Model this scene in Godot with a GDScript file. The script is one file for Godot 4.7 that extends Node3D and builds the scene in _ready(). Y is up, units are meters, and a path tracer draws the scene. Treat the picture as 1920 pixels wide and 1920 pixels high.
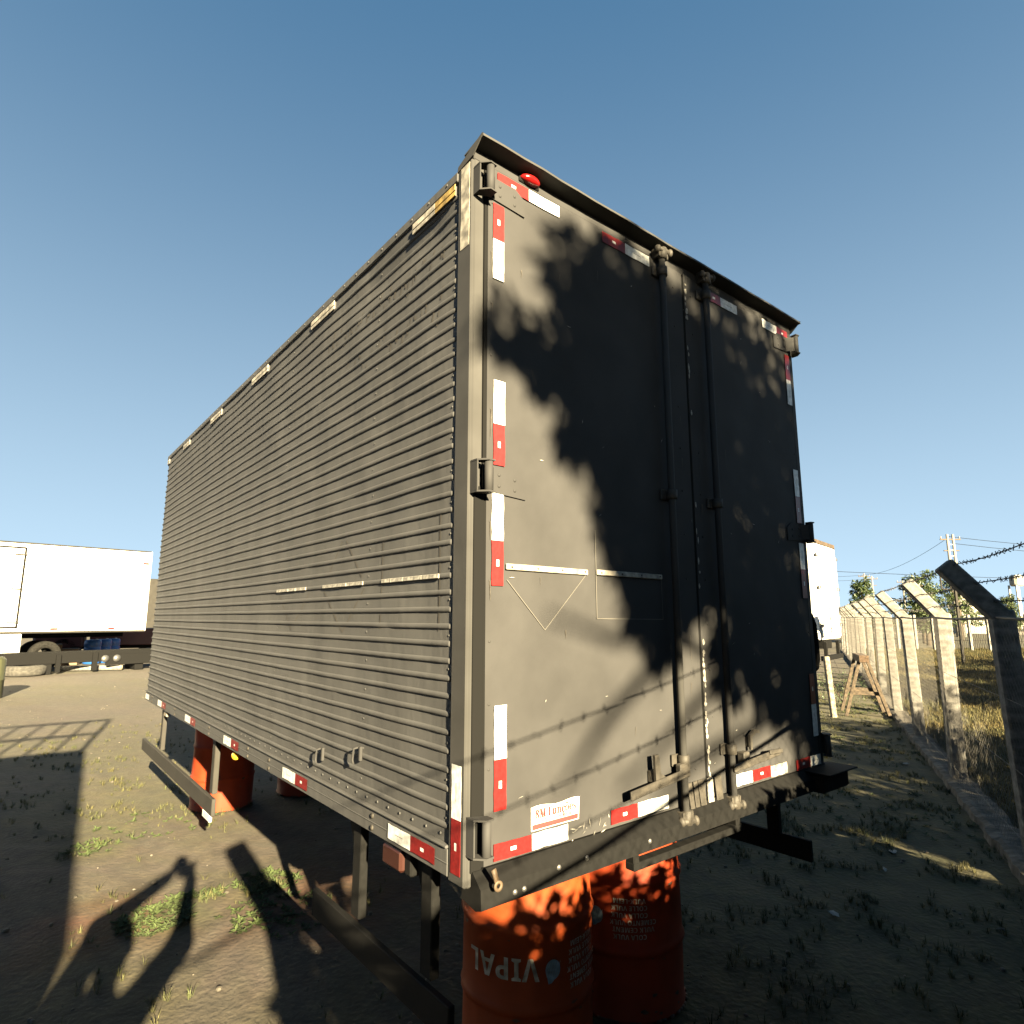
extends Node3D
# Yard scene: a dark grey corrugated cargo box standing on steel drums beside a concrete post fence.
# World: x to the right, y up, forward is -z. at(x, y, f) turns (right, up, forward) metres into a point.

const SUN_AZ := -26.0      # degrees, direction the light travels, from straight ahead to the right
const SUN_EL := 18.0
const TRUCK_YAW := 0.67716
const TRUCK_AT := Vector3(-0.1525, 0.0, -2.198)
const BOX_W := 2.5
const BOX_L := 5.986
const Y0 := 0.983
const Y1 := 3.652

var rng := RandomNumberGenerator.new()
var M := {}
var taken := {}
var noise_a := FastNoiseLite.new()
var noise_b := FastNoiseLite.new()

func _ready() -> void:
	rng.seed = 4711
	# ---- camera
	var cam := Camera3D.new()
	cam.name = "camera"
	cam.position = Vector3(0, 1.85, 0)
	cam.rotation = Vector3(0.16763, 0, 0)
	cam.fov = rad_to_deg(2.0 * atan(960.0 / 1165.0))
	cam.near = 0.03
	cam.far = 3000.0
	add_child(cam)
	cam.current = true
	# ---- sky
	var sm := ProceduralSkyMaterial.new()
	sm.sky_top_color = Color(0.043, 0.150, 0.300).linear_to_srgb()
	sm.sky_horizon_color = Color(0.59, 0.81, 0.99).linear_to_srgb()
	sm.sky_curve = 0.32
	sm.sky_energy_multiplier = 1.0
	sm.ground_bottom_color = Color(0.10, 0.085, 0.06).linear_to_srgb()
	sm.ground_horizon_color = Color(0.22, 0.21, 0.18).linear_to_srgb()
	sm.sun_angle_max = 1.0
	var sky := Sky.new()
	sky.sky_material = sm
	var env := Environment.new()
	env.background_mode = Environment.BG_SKY
	env.sky = sky
	env.background_energy_multiplier = 0.0885
	env.ambient_light_source = Environment.AMBIENT_SOURCE_SKY
	env.tonemap_mode = Environment.TONE_MAPPER_LINEAR
	env.tonemap_exposure = 12.5
	env.sdfgi_enabled = true
	env.ssao_enabled = true
	env.ssil_enabled = true
	var we := WorldEnvironment.new()
	we.name = "environment"
	we.environment = env
	add_child(we)
	# ---- sun
	var sun := DirectionalLight3D.new()
	sun.name = "sun"
	sun.light_color = Color(1.0, 0.915, 0.735)
	sun.light_energy = 1.55
	sun.light_angular_distance = 0.53
	sun.shadow_enabled = true
	add_child(sun)
	var d := sun_dir()
	sun.look_at_from_position(-d * 50.0, Vector3.ZERO, Vector3.UP)
	noise_a.seed = 11
	noise_a.frequency = 1.0
	noise_a.fractal_octaves = 4
	noise_b.seed = 77
	noise_b.frequency = 1.0
	noise_b.fractal_octaves = 2
	make_materials()
	make_ground()
	make_cargo_box()
	make_drums()
	make_fence()
	make_left_yard()
	make_right_yard()
	make_far_field()
	make_shade_makers()
	make_photographer()
	make_ground_cover()
	print("done")

func sun_dir() -> Vector3:
	var az := deg_to_rad(SUN_AZ)
	var el := deg_to_rad(SUN_EL)
	return Vector3(sin(az) * cos(el), -sin(el), -cos(az) * cos(el))

func at(x: float, y: float, f: float) -> Vector3:
	return Vector3(x, y, -f)

# ------------------------------------------------------------------ materials
func lin(r: float, g: float, b: float) -> Color:
	return Color(r, g, b).linear_to_srgb()

func noise_tex(sd: int, freq: float, lo: float, hi: float, oct := 5, normal := false, strength := 4.0, size := 512) -> NoiseTexture2D:
	var n := FastNoiseLite.new()
	n.seed = sd
	n.frequency = freq
	n.noise_type = FastNoiseLite.TYPE_SIMPLEX_SMOOTH
	n.fractal_octaves = oct
	var t := NoiseTexture2D.new()
	t.width = size
	t.height = size
	t.seamless = true
	t.noise = n
	if normal:
		t.as_normal_map = true
		t.bump_strength = strength
	else:
		var g := Gradient.new()
		g.offsets = PackedFloat32Array([0.0, 0.5, 1.0])
		g.colors = PackedColorArray([Color(lo, lo, lo), Color((lo + hi) * 0.5, (lo + hi) * 0.5, (lo + hi) * 0.5), Color(hi, hi, hi)])
		t.color_ramp = g
	return t

func mat(key: String, c: Color, rough := 0.7, metal := 0.0, tex: Texture2D = null, scale := 1.0, nrm: Texture2D = null, nscale := 0.3) -> StandardMaterial3D:
	var m := StandardMaterial3D.new()
	m.albedo_color = c
	m.roughness = rough
	m.metallic = metal
	if tex or nrm:
		m.uv1_triplanar = true
		m.uv1_scale = Vector3.ONE * scale
	if tex:
		m.albedo_texture = tex
	if nrm:
		m.normal_enabled = true
		m.normal_texture = nrm
		m.normal_scale = nscale
	if key in ["black_steel", "door_paint", "side_paint_lit", "post_paint", "tyre", "drum_orange", "drum_bright", "guard_steel", "rubber", "grey_panel"]:
		m.metallic_specular = 0.25
	M[key] = m
	return m

func make_materials() -> void:
	var grime := noise_tex(3, 0.009, 0.84, 1.0, 6)
	var fine := noise_tex(5, 0.03, 0.72, 1.0, 5)
	var blotch := noise_tex(8, 0.012, 0.45, 1.0, 5)
	var fine_n := noise_tex(9, 0.05, 0, 1, 4, true, 5.0)
	var mid_n := noise_tex(10, 0.015, 0, 1, 5, true, 6.0)
	M.grime = grime
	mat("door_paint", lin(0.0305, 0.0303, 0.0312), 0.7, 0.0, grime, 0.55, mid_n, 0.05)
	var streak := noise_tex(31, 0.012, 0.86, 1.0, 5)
	mat("side_paint_lit", lin(0.06, 0.0602, 0.0615), 0.7, 0.0, streak, 1.0, fine_n, 0.06).uv1_scale = Vector3(0.55, 0.14, 0.55)  # lightened against the door paint, standing in for light on the side
	mat("post_paint", lin(0.038, 0.0376, 0.0372), 0.65, 0.0, grime, 0.7)
	mat("hardware", lin(0.046, 0.04, 0.032), 0.7, 0.1, blotch, 2.0, fine_n, 0.25)
	mat("black_steel", lin(0.005, 0.005, 0.005), 0.8, 0.0, fine, 2.0)
	mat("guard_steel", lin(0.03, 0.0285, 0.026), 0.7, 0.0, grime, 1.0)
	mat("rubber", lin(0.004, 0.004, 0.004), 0.9)  # door seals, and also the painted shade on the left post
	mat("rust", lin(0.09, 0.035, 0.016), 0.85, 0.0, blotch, 3.0)
	mat("tape_red", lin(0.14, 0.0075, 0.0075), 0.4, 0.0, fine, 3.0)
	mat("tape_white", lin(0.60, 0.61, 0.60), 0.4, 0.0, fine, 2.0)
	mat("tape_old", lin(0.4, 0.37, 0.31), 0.6, 0.0, blotch, 2.5)
	mat("tape_yellow", lin(0.40, 0.27, 0.07), 0.6, 0.0, blotch, 2.5)
	mat("print_dark", lin(0.07, 0.07, 0.08), 0.6)
	mat("print_red", lin(0.42, 0.02, 0.02), 0.5)
	mat("chips", lin(0.34, 0.325, 0.295), 0.75, 0.0, blotch, 5.0)
	mat("bare_metal", lin(0.55, 0.52, 0.46), 0.42, 0.75, blotch, 3.0)
	mat("ghost", lin(0.03, 0.026, 0.021), 0.8)
	mat("ghost_light", lin(0.058, 0.055, 0.049), 0.7)
	mat("lamp_red", lin(0.15, 0.005, 0.005), 0.18)
	mat("lamp_amber", lin(0.022, 0.0055, 0.003), 0.45)
	mat("lamp_yellow", lin(0.75, 0.36, 0.02), 0.25)
	mat("sticker", lin(0.70, 0.66, 0.58), 0.5, 0.0, fine, 2.0)
	mat("drum_orange", lin(0.19, 0.026, 0.008), 0.62, 0.0, grime, 1.4, mid_n, 0.08)
	mat("drum_bright", lin(0.19, 0.033, 0.008), 0.6, 0.0, grime, 1.4, mid_n, 0.08)
	mat("drum_text", lin(0.4, 0.385, 0.34), 0.5, 0.0, blotch, 3.0)
	mat("drum_logo", lin(0.17, 0.27, 0.36), 0.5, 0.0, blotch, 3.0)
	mat("concrete", lin(0.2, 0.193, 0.18), 0.9, 0.0, blotch, 1.6, fine_n, 0.5)
	mat("kerb", lin(0.12, 0.104, 0.082), 0.95, 0.0, blotch, 1.2, mid_n, 0.8)
	mat("wire", lin(0.045, 0.042, 0.038), 0.7)
	mat("white_paint", lin(0.76, 0.76, 0.74), 0.45, 0.0, fine, 0.5)
	mat("grey_panel", lin(0.027, 0.0255, 0.023), 0.8, 0.0, grime, 0.5)
	mat("maroon", lin(0.05, 0.007, 0.008), 0.45, 0.0, grime, 0.6)
	mat("blue_plastic", lin(0.012, 0.06, 0.2), 0.32)
	mat("cardboard", lin(0.17, 0.112, 0.062), 0.9, 0.0, fine, 2.0)
	mat("tyre", lin(0.02, 0.0195, 0.018), 0.9, 0.0, blotch, 2.0)
	mat("dusty_tyre", lin(0.066, 0.062, 0.054), 0.95, 0.0, blotch, 1.5)
	mat("green_tank", lin(0.05, 0.052, 0.022), 0.6, 0.0, grime, 1.0)
	mat("brown_frame", lin(0.07, 0.045, 0.024), 0.7, 0.0, blotch, 1.0)
	mat("wood", lin(0.085, 0.06, 0.036), 0.85, 0.0, blotch, 2.0, fine_n, 0.4)
	mat("wood_end", lin(0.1, 0.06, 0.033), 0.9, 0.0, blotch, 4.0)
	mat("pale_wood", lin(0.22, 0.19, 0.145), 0.85, 0.0, blotch, 1.5)
	mat("galvanised", lin(0.17, 0.17, 0.17), 0.4, 0.7, fine, 1.0)
	mat("pole_concrete", lin(0.19, 0.182, 0.165), 0.85, 0.0, fine, 0.6)
	mat("tank_cream", lin(0.26, 0.25, 0.21), 0.6, 0.0, grime, 0.3)
	mat("asphalt", lin(0.2, 0.17, 0.125), 0.95, 0.0, fine, 0.2)
	mat("shirt", lin(0.06, 0.08, 0.12), 0.9)
	mat("skin", lin(0.30, 0.17, 0.11), 0.6)
	mat("hair", lin(0.02, 0.015, 0.012), 0.7)
	mat("phone_black", lin(0.015, 0.015, 0.018), 0.25)
	mat("paper", lin(0.24, 0.235, 0.215), 0.9)
	mat("bark", lin(0.11, 0.085, 0.06), 0.95, 0.0, blotch, 2.0, mid_n, 1.0)
	for k in [["leaf_dark", 0.024, 0.038, 0.012], ["leaf_mid", 0.030, 0.043, 0.014], ["leaf_olive", 0.050, 0.052, 0.016]]:
		var m := mat(k[0], lin(k[1], k[2], k[3]), 0.55)
		m.backlight_enabled = true
		m.backlight = lin(k[1] * 0.6, k[2] * 0.7, k[3] * 0.3)
		m.cull_mode = BaseMaterial3D.CULL_DISABLED
	var g := mat("grass", lin(1, 1, 1), 0.8)
	g.vertex_color_use_as_albedo = true
	g.cull_mode = BaseMaterial3D.CULL_DISABLED
	var gm := mat("ground", Color.WHITE, 0.97, 0.0, noise_tex(21, 0.02, 0.74, 1.0, 6), 0.55, noise_tex(22, 0.07, 0, 1, 4, true, 8.0), 0.2)
	gm.vertex_color_use_as_albedo = true
	gm.uv1_world_triplanar = true

# ------------------------------------------------------------------ mesh helpers
func begin(smooth := false) -> SurfaceTool:
	var st := SurfaceTool.new()
	st.begin(Mesh.PRIMITIVE_TRIANGLES)
	st.set_smooth_group(0 if smooth else -1)
	return st

func tri(st: SurfaceTool, a: Vector3, b: Vector3, c: Vector3, n: Vector3) -> void:
	if (b - a).cross(c - a).dot(n) > 0.0:
		st.add_vertex(a); st.add_vertex(c); st.add_vertex(b)
	else:
		st.add_vertex(a); st.add_vertex(b); st.add_vertex(c)

func quad(st: SurfaceTool, a: Vector3, b: Vector3, c: Vector3, d: Vector3, n: Vector3) -> void:
	tri(st, a, b, c, n)
	tri(st, a, c, d, n)

func box(st: SurfaceTool, c: Vector3, s: Vector3, bs := Basis.IDENTITY) -> void:
	var h := s * 0.5
	for ax in 3:
		var u := (ax + 1) % 3
		var v := (ax + 2) % 3
		for sg in [-1.0, 1.0]:
			var p := []
			for q in [[-1, -1], [1, -1], [1, 1], [-1, 1]]:
				var w := Vector3.ZERO
				w[ax] = sg * h[ax]
				w[u] = q[0] * h[u]
				w[v] = q[1] * h[v]
				p.append(c + bs * w)
			var n := Vector3.ZERO
			n[ax] = sg
			quad(st, p[0], p[1], p[2], p[3], bs * n)

# box with chamfered edges
func cbox(st: SurfaceTool, c: Vector3, s: Vector3, ch := 0.004, bs := Basis.IDENTITY) -> void:
	var h := s * 0.5
	var k: float = min(ch, min(h.x, min(h.y, h.z)) * 0.8)
	for ax in 3:
		var u := (ax + 1) % 3
		var v := (ax + 2) % 3
		for sg in [-1.0, 1.0]:
			var p := []
			for q in [[-1, -1], [1, -1], [1, 1], [-1, 1]]:
				var w := Vector3.ZERO
				w[ax] = sg * h[ax]
				w[u] = q[0] * (h[u] - k)
				w[v] = q[1] * (h[v] - k)
				p.append(c + bs * w)
			var n := Vector3.ZERO
			n[ax] = sg
			quad(st, p[0], p[1], p[2], p[3], bs * n)
		# edges along ax
		for su in [-1.0, 1.0]:
			for sv in [-1.0, 1.0]:
				var e := []
				for t in [[-1, 0], [1, 0], [1, 1], [-1, 1]]:
					var w := Vector3.ZERO
					w[ax] = t[0] * (h[ax] - k)
					w[u] = su * (h[u] - (k if t[1] == 1 else 0.0))
					w[v] = sv * (h[v] - (k if t[1] == 0 else 0.0))
					e.append(c + bs * w)
				var n2 := Vector3.ZERO
				n2[u] = su
				n2[v] = sv
				quad(st, e[0], e[1], e[2], e[3], bs * n2)
	for sx in [-1.0, 1.0]:
		for sy in [-1.0, 1.0]:
			for sz in [-1.0, 1.0]:
				var sgn := Vector3(sx, sy, sz)
				var a := Vector3(h.x, h.y - k, h.z - k) * sgn
				var b := Vector3(h.x - k, h.y, h.z - k) * sgn
				var d := Vector3(h.x - k, h.y - k, h.z) * sgn
				tri(st, c + bs * a, c + bs * b, c + bs * d, bs * sgn)

# extrude a 2D outline (in the plane u, v through o) by depth along w
func prism(st: SurfaceTool, poly: PackedVector2Array, o: Vector3, u: Vector3, v: Vector3, w: Vector3) -> void:
	var idx := Geometry2D.triangulate_polygon(poly)
	for i in range(0, idx.size(), 3):
		var a := o + u * poly[idx[i]].x + v * poly[idx[i]].y
		var b := o + u * poly[idx[i + 1]].x + v * poly[idx[i + 1]].y
		var c := o + u * poly[idx[i + 2]].x + v * poly[idx[i + 2]].y
		tri(st, a, b, c, -w)
		tri(st, a + w, b + w, c + w, w)
	var area := 0.0
	for i in poly.size():
		area += poly[i].cross(poly[(i + 1) % poly.size()])
	for i in poly.size():
		var p := poly[i]
		var q := poly[(i + 1) % poly.size()]
		var e := (q - p)
		var n2 := Vector2(e.y, -e.x) * signf(area)
		var a := o + u * p.x + v * p.y
		var b := o + u * q.x + v * q.y
		quad(st, a, b, b + w, a + w, u * n2.x + v * n2.y)

func tube(st: SurfaceTool, pts: Array, rad, sides := 8, caps := true) -> void:
	var rings := []
	var side := Vector3.ZERO
	for i in pts.size():
		var dir: Vector3 = (pts[min(i + 1, pts.size() - 1)] - pts[max(i - 1, 0)]).normalized()
		if i == 0:
			side = dir.cross(Vector3.UP if absf(dir.y) < 0.9 else Vector3.RIGHT).normalized()
		side = (side - dir * side.dot(dir)).normalized()
		var up := dir.cross(side)
		var r: float = rad[i] if rad is Array else rad
		var ring := []
		for k in sides:
			var a := TAU * k / sides
			ring.append(pts[i] + (side * cos(a) + up * sin(a)) * r)
		rings.append(ring)
	for i in pts.size() - 1:
		for k in sides:
			var k2 := (k + 1) % sides
			var m: Vector3 = (rings[i][k] + rings[i + 1][k2]) * 0.5 - (pts[i] + pts[i + 1]) * 0.5
			quad(st, rings[i][k], rings[i][k2], rings[i + 1][k2], rings[i + 1][k], m)
	if caps:
		for e in [0, pts.size() - 1]:
			var o: Vector3 = pts[1] - pts[0] if e == 0 else pts[e - 1] - pts[e]
			for k in sides:
				tri(st, pts[e], rings[e][k], rings[e][(k + 1) % sides], -o)

# profile: array of Vector2(radius, height) turned about the y axis through c
func lathe(st: SurfaceTool, prof: Array, segs: int, c := Vector3.ZERO, bs := Basis.IDENTITY) -> void:
	for i in prof.size() - 1:
		for k in segs:
			var a0 := TAU * k / segs
			var a1 := TAU * (k + 1) / segs
			var p: Vector2 = prof[i]
			var q: Vector2 = prof[i + 1]
			var e := q - p
			var n := Vector2(e.y, -e.x)
			var m := (a0 + a1) * 0.5
			var nn := Vector3(cos(m) * n.x, n.y, sin(m) * n.x)
			var A := Vector3(cos(a0) * p.x, p.y, sin(a0) * p.x)
			var B := Vector3(cos(a1) * p.x, p.y, sin(a1) * p.x)
			var Cc := Vector3(cos(a1) * q.x, q.y, sin(a1) * q.x)
			var D := Vector3(cos(a0) * q.x, q.y, sin(a0) * q.x)
			if p.x > 1e-5:
				tri(st, c + bs * A, c + bs * B, c + bs * Cc, bs * nn)
			if q.x > 1e-5:
				tri(st, c + bs * A, c + bs * Cc, c + bs * D, bs * nn)

func ball(st: SurfaceTool, c: Vector3, r: Vector3, segs := 8, rows := 5) -> void:
	var prof := []
	for i in rows + 1:
		var a := -PI / 2 + PI * i / rows
		prof.append(Vector2(cos(a), sin(a)))
	lathe(st, prof, segs, c, Basis.from_scale(r))

func obj(called: String, st, m: Material, parent: Node, pos := Vector3.ZERO, bs := Basis.IDENTITY) -> MeshInstance3D:
	var o := MeshInstance3D.new()
	o.name = called if parent != self else numbered(called)
	if st is SurfaceTool:
		st.generate_normals()
		o.mesh = st.commit()
	else:
		o.mesh = st
	o.material_override = m
	o.transform = Transform3D(bs, pos)
	parent.add_child(o, true)
	return o

func mesh_of(st: SurfaceTool) -> ArrayMesh:
	st.generate_normals()
	return st.commit()

func numbered(called: String) -> String:
	if not taken.has(called):
		taken[called] = 0
		return called
	taken[called] += 1
	return "%s_%03d" % [called, taken[called]]

func thing(called: String, label: String, category: String, pos := Vector3.ZERO, turn := 0.0, group := "") -> Node3D:
	var o := Node3D.new()
	o.name = numbered(called)
	add_child(o)
	o.position = pos
	o.rotation.y = turn
	return tag(o, label, category, group)

func sub(called: String, parent: Node, pos := Vector3.ZERO, bs := Basis.IDENTITY) -> Node3D:
	var o := Node3D.new()
	o.name = called
	parent.add_child(o, true)
	o.transform = Transform3D(bs, pos)
	return o

func tag(o: Node, label: String, category: String, group := "") -> Node:
	o.set_meta("label", label)
	o.set_meta("category", category)
	if group:
		o.set_meta("group", group)
	return o

func copy_thing(src: Node3D, label: String, pos: Vector3, turn := 0.0) -> Node3D:
	var c: Node3D = src.duplicate()
	var base := src.name.rstrip("0123456789").trim_suffix("_")
	c.name = numbered(base)
	add_child(c)
	c.position = pos
	c.rotation.y = turn
	c.set_meta("label", label)
	return c

func text_arrays(s: String, size: float, depth := 0.002, font_name := "Droid Sans", bold := true) -> ArrayMesh:
	var f := SystemFont.new()
	f.font_names = PackedStringArray([font_name])
	if bold:
		f.font_weight = 700
	var t := TextMesh.new()
	t.text = s
	t.font = f
	t.font_size = 64
	t.pixel_size = size / 46.0
	t.depth = depth
	t.curve_step = 2.0
	var am := ArrayMesh.new()
	for i in t.get_surface_count():
		am.add_surface_from_arrays(Mesh.PRIMITIVE_TRIANGLES, t.surface_get_arrays(i))
	return am

# ------------------------------------------------------------------ ground
func fence_x(f: float) -> float:
	return 1.48 + 0.48 * f

func grass_amount(x: float, f: float) -> float:
	var n := noise_a.get_noise_2d(x * 0.9, f * 0.9)
	var n2 := noise_b.get_noise_2d(x * 0.16 + 40.0, f * 0.16)
	var past := x - fence_x(f)
	var g := 0.0
	if past > 0.0 and f > -20.0:
		g = 0.75 + n * 0.5
	else:
		g = clampf(0.12 + n * 0.7 + n2 * 0.5, 0.0, 0.75)
		g = maxf(g, smoothstep(-4.4, -2.2, past + n * 1.1) * smoothstep(26.0, 12.0, f))
	for p in [[-2.2, 4.25, 0.30, 0.9], [-2.03, 4.58, 0.15, 0.8], [-1.76, 4.78, 0.30, 0.9], [-3.42, 5.45, 0.3, 0.8], [-3.9, 6.7, 1.5, 0.75], [-5.6, 9.2, 1.6, 0.6], [-4.6, 8.0, 1.2, 0.5]]:
		var dd = Vector2(x - p[0], f - p[1]).length() + n * p[2] * 0.7
		g = maxf(g, p[3] * smoothstep(p[2] * 1.15, p[2] * 0.4, dd))
	return clampf(g, 0.0, 1.0)

func ground_color(x: float, f: float) -> Color:
	var n := noise_a.get_noise_2d(x * 2.3 + 9.0, f * 2.3)
	var n3 := noise_b.get_noise_2d(x * 0.35, f * 0.35 + 70.0)
	var dirt := Color(0.062, 0.050, 0.036).lerp(Color(0.052, 0.0425, 0.032), clampf(0.5 + n3 * 1.2, 0, 1))
	dirt = dirt.lerp(Color(0.074, 0.061, 0.044), clampf(n * 1.1, 0, 1) * 0.5)
	dirt = dirt.lerp(Color(0.041, 0.033, 0.024), clampf(-n * 1.2 - 0.15, 0, 1))
	var red := smoothstep(0.55, 0.15, Vector2(x + 2.5, f - 4.15).length() + n * 0.25)
	red = maxf(red, 0.7 * smoothstep(0.9, 0.2, Vector2(x + 1.2, f - 4.6).length() + n * 0.3))
	dirt = dirt.lerp(Color(0.085, 0.028, 0.012), red)
	var g := grass_amount(x, f)
	var gr := Color(0.066, 0.057, 0.021).lerp(Color(0.036, 0.037, 0.011), clampf(0.5 + n * 1.2, 0, 1))
	return dirt.lerp(gr, g * 0.9)

func make_ground() -> void:
	var N := 270
	var b := 6.45
	var k := 1.62
	var v := PackedVector3Array()
	var c := PackedColorArray()
	for j in N + 1:
		var f := 6.0 + k * sinh(b * (2.0 * j / N - 1.0))
		for i in N + 1:
			var x := 0.5 + k * sinh(b * (2.0 * i / N - 1.0))
			var y := noise_a.get_noise_2d(x * 1.3, f * 1.3 + 5.0) * 0.016 + noise_b.get_noise_2d(x * 5.0, f * 5.0) * 0.005
			var lx := x * 0.78 + f * 0.626      # across the line of the box
			var la := -x * 0.626 + f * 0.78
			for cx in [-1.35, -3.2, -4.4]:
				var w: float = lx - cx - 0.25 * sin(la * 0.35 + cx) - 0.8
				y -= 0.020 * exp(-w * w / 0.018) * (0.6 + 0.4 * sin(la * 26.0))
				y += 0.010 * exp(-pow(absf(w) - 0.22, 2.0) / 0.006)
			y *= smoothstep(60.0, 20.0, Vector2(x, f).length())
			v.append(Vector3(x, y - 0.006, -f))
			c.append(ground_color(x, f))
	var idx := PackedInt32Array()
	for j in N:
		for i in N:
			var a := j * (N + 1) + i
			idx.append_array([a, a + N + 1, a + 1, a + 1, a + N + 1, a + N + 2])
	var arr := []
	arr.resize(Mesh.ARRAY_MAX)
	arr[Mesh.ARRAY_VERTEX] = v
	arr[Mesh.ARRAY_COLOR] = c
	arr[Mesh.ARRAY_INDEX] = idx
	var st := SurfaceTool.new()
	st.create_from_arrays(arr)
	st.generate_normals()
	var o := obj("ground", st.commit(), M.ground, self)
	o.set_meta("kind", "structure")

# ------------------------------------------------------------------ the cargo box
func dent(a: float, y: float) -> float:
	# how far the side sheet bulges outwards (metres) at distance a from the rear corner, height y
	var o := noise_b.get_noise_2d(a * 1.7, y * 3.1) * 0.0034 + noise_a.get_noise_2d(a * 5.0 + 30.0, y * 7.0) * 0.0011
	o -= 0.016 * exp(-pow((y - 3.47) / 0.06, 2.0)) * smoothstep(0.10, 0.35, a) * smoothstep(1.55, 0.75, a)
	o -= 0.006 * exp(-pow((y - 1.48) / 0.09, 2.0) - pow((a - 0.28) / 0.16, 2.0))
	o -= 0.005 * exp(-pow((y - 1.66) / 0.08, 2.0) - pow((a - 0.95) / 0.2, 2.0))
	o -= 0.005 * exp(-pow((y - 2.35) / 0.1, 2.0) - pow((a - 0.75) / 0.25, 2.0))
	return o

func tape(parent: Node, u: Vector3, v: Vector3, n: Vector3, o: Vector3, la: float, lb: float, w: float, a_mat: String, b_mat: String) -> void:
	# two-colour reflective strip starting at o, running la + lb along u, w wide along v
	var t := sub("reflective_tape", parent)
	for q in [[0.0, la, a_mat], [la, lb, b_mat]]:
		if q[1] <= 0.0:
			continue
		var st := begin()
		var nn := 6
		var wob := []
		for i in nn + 1:
			wob.append(rng.randf_range(-0.0015, 0.0015))
		for i in nn:
			var s0: float = q[0] + q[1] * i / nn
			var s1: float = q[0] + q[1] * (i + 1) / nn
			var p0: Vector3 = o + u * s0 + v * wob[i]
			var p1: Vector3 = o + u * s1 + v * wob[i + 1]
			quad(st, p0 + n * 0.0012, p1 + n * 0.0012, p1 + v * w + n * 0.0012, p0 + v * w + n * 0.0012, n)
			quad(st, p0, p1, p1 + n * 0.0012, p0 + n * 0.0012, -v)
			quad(st, p0 + v * w, p1 + v * w, p1 + v * w + n * 0.0012, p0 + v * w + n * 0.0012, v)
		obj("red_segment" if q[2] == "tape_red" else "white_segment", st, M[q[2]], t)
		var pm := begin()
		var c: Vector3 = o + u * (q[0] + q[1] * 0.5) + v * w * 0.5 + n * 0.0016
		if q[2] == "tape_red":
			quad(pm, c - u * 0.012 - v * 0.006, c + u * 0.012 - v * 0.006, c + u * 0.012 + v * 0.006, c - u * 0.012 + v * 0.006, n)
			obj("printed_mark", pm, M.tape_white, t)
		elif q[2] == "tape_white" and q[1] > 0.1:
			quad(pm, c - u * 0.03 - v * 0.0012, c + u * 0.03 - v * 0.0012, c + u * 0.03 + v * 0.0012, c - u * 0.03 + v * 0.0012, n)
			obj("printed_mark", pm, M.print_dark, t)

func sheet(st: SurfaceTool, o: Vector3, u: Vector3, v: Vector3, n: Vector3, nu: int, nv: int, amp: float, sd: float, thick: float) -> void:
	# a slightly uneven plate: front face is a grid pushed along n, the back is flat
	var P := []
	for j in nv + 1:
		for i in nu + 1:
			var s := float(i) / nu
			var t := float(j) / nv
			var edge: float = min(min(s, 1.0 - s) * nu, min(t, 1.0 - t) * nv) / 3.0
			var p := o + u * s + v * t
			var h: float = (noise_b.get_noise_2d(p.x * 2.2 + p.z * 2.2 + sd, p.y * 2.2) + 0.35 * noise_a.get_noise_2d(p.x * 6.0 + p.z * 6.0 + sd, p.y * 6.0)) * amp * clampf(edge, 0.0, 1.0)
			P.append(p + n * h)
	st.set_smooth_group(0)
	for j in nv:
		for i in nu:
			var a := j * (nu + 1) + i
			quad(st, P[a], P[a + 1], P[a + nu + 2], P[a + nu + 1], n)
	st.set_smooth_group(-1)
	var q := [o, o + u, o + u + v, o + v]
	for k in 4:
		var k2 := (k + 1) % 4
		var mid: Vector3 = (q[k] + q[k2]) * 0.5 - (o + (u + v) * 0.5)
		quad(st, q[k], q[k2], q[k2] - n * thick, q[k] - n * thick, mid)
	quad(st, q[0] - n * thick, q[1] - n * thick, q[2] - n * thick, q[3] - n * thick, -n)

func rivet_mesh(r: float) -> ArrayMesh:
	var st := begin(true)
	lathe(st, [Vector2(r, 0), Vector2(r * 0.85, r * 0.35), Vector2(r * 0.45, r * 0.6), Vector2(0, r * 0.68)], 8)
	return mesh_of(st)

func rivets(parent: Node, called: String, pts: Array, n: Vector3, r: float, m: Material) -> void:
	var st := begin(true)
	var bs := Basis(Quaternion(Vector3.UP, n))
	for p in pts:
		lathe(st, [Vector2(r, 0), Vector2(r * 0.8, r * 0.4), Vector2(0, r * 0.65)], 7, p, bs)
	var o := obj(called, st, m, parent)
	o.set_meta("kind", "stuff")

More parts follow.
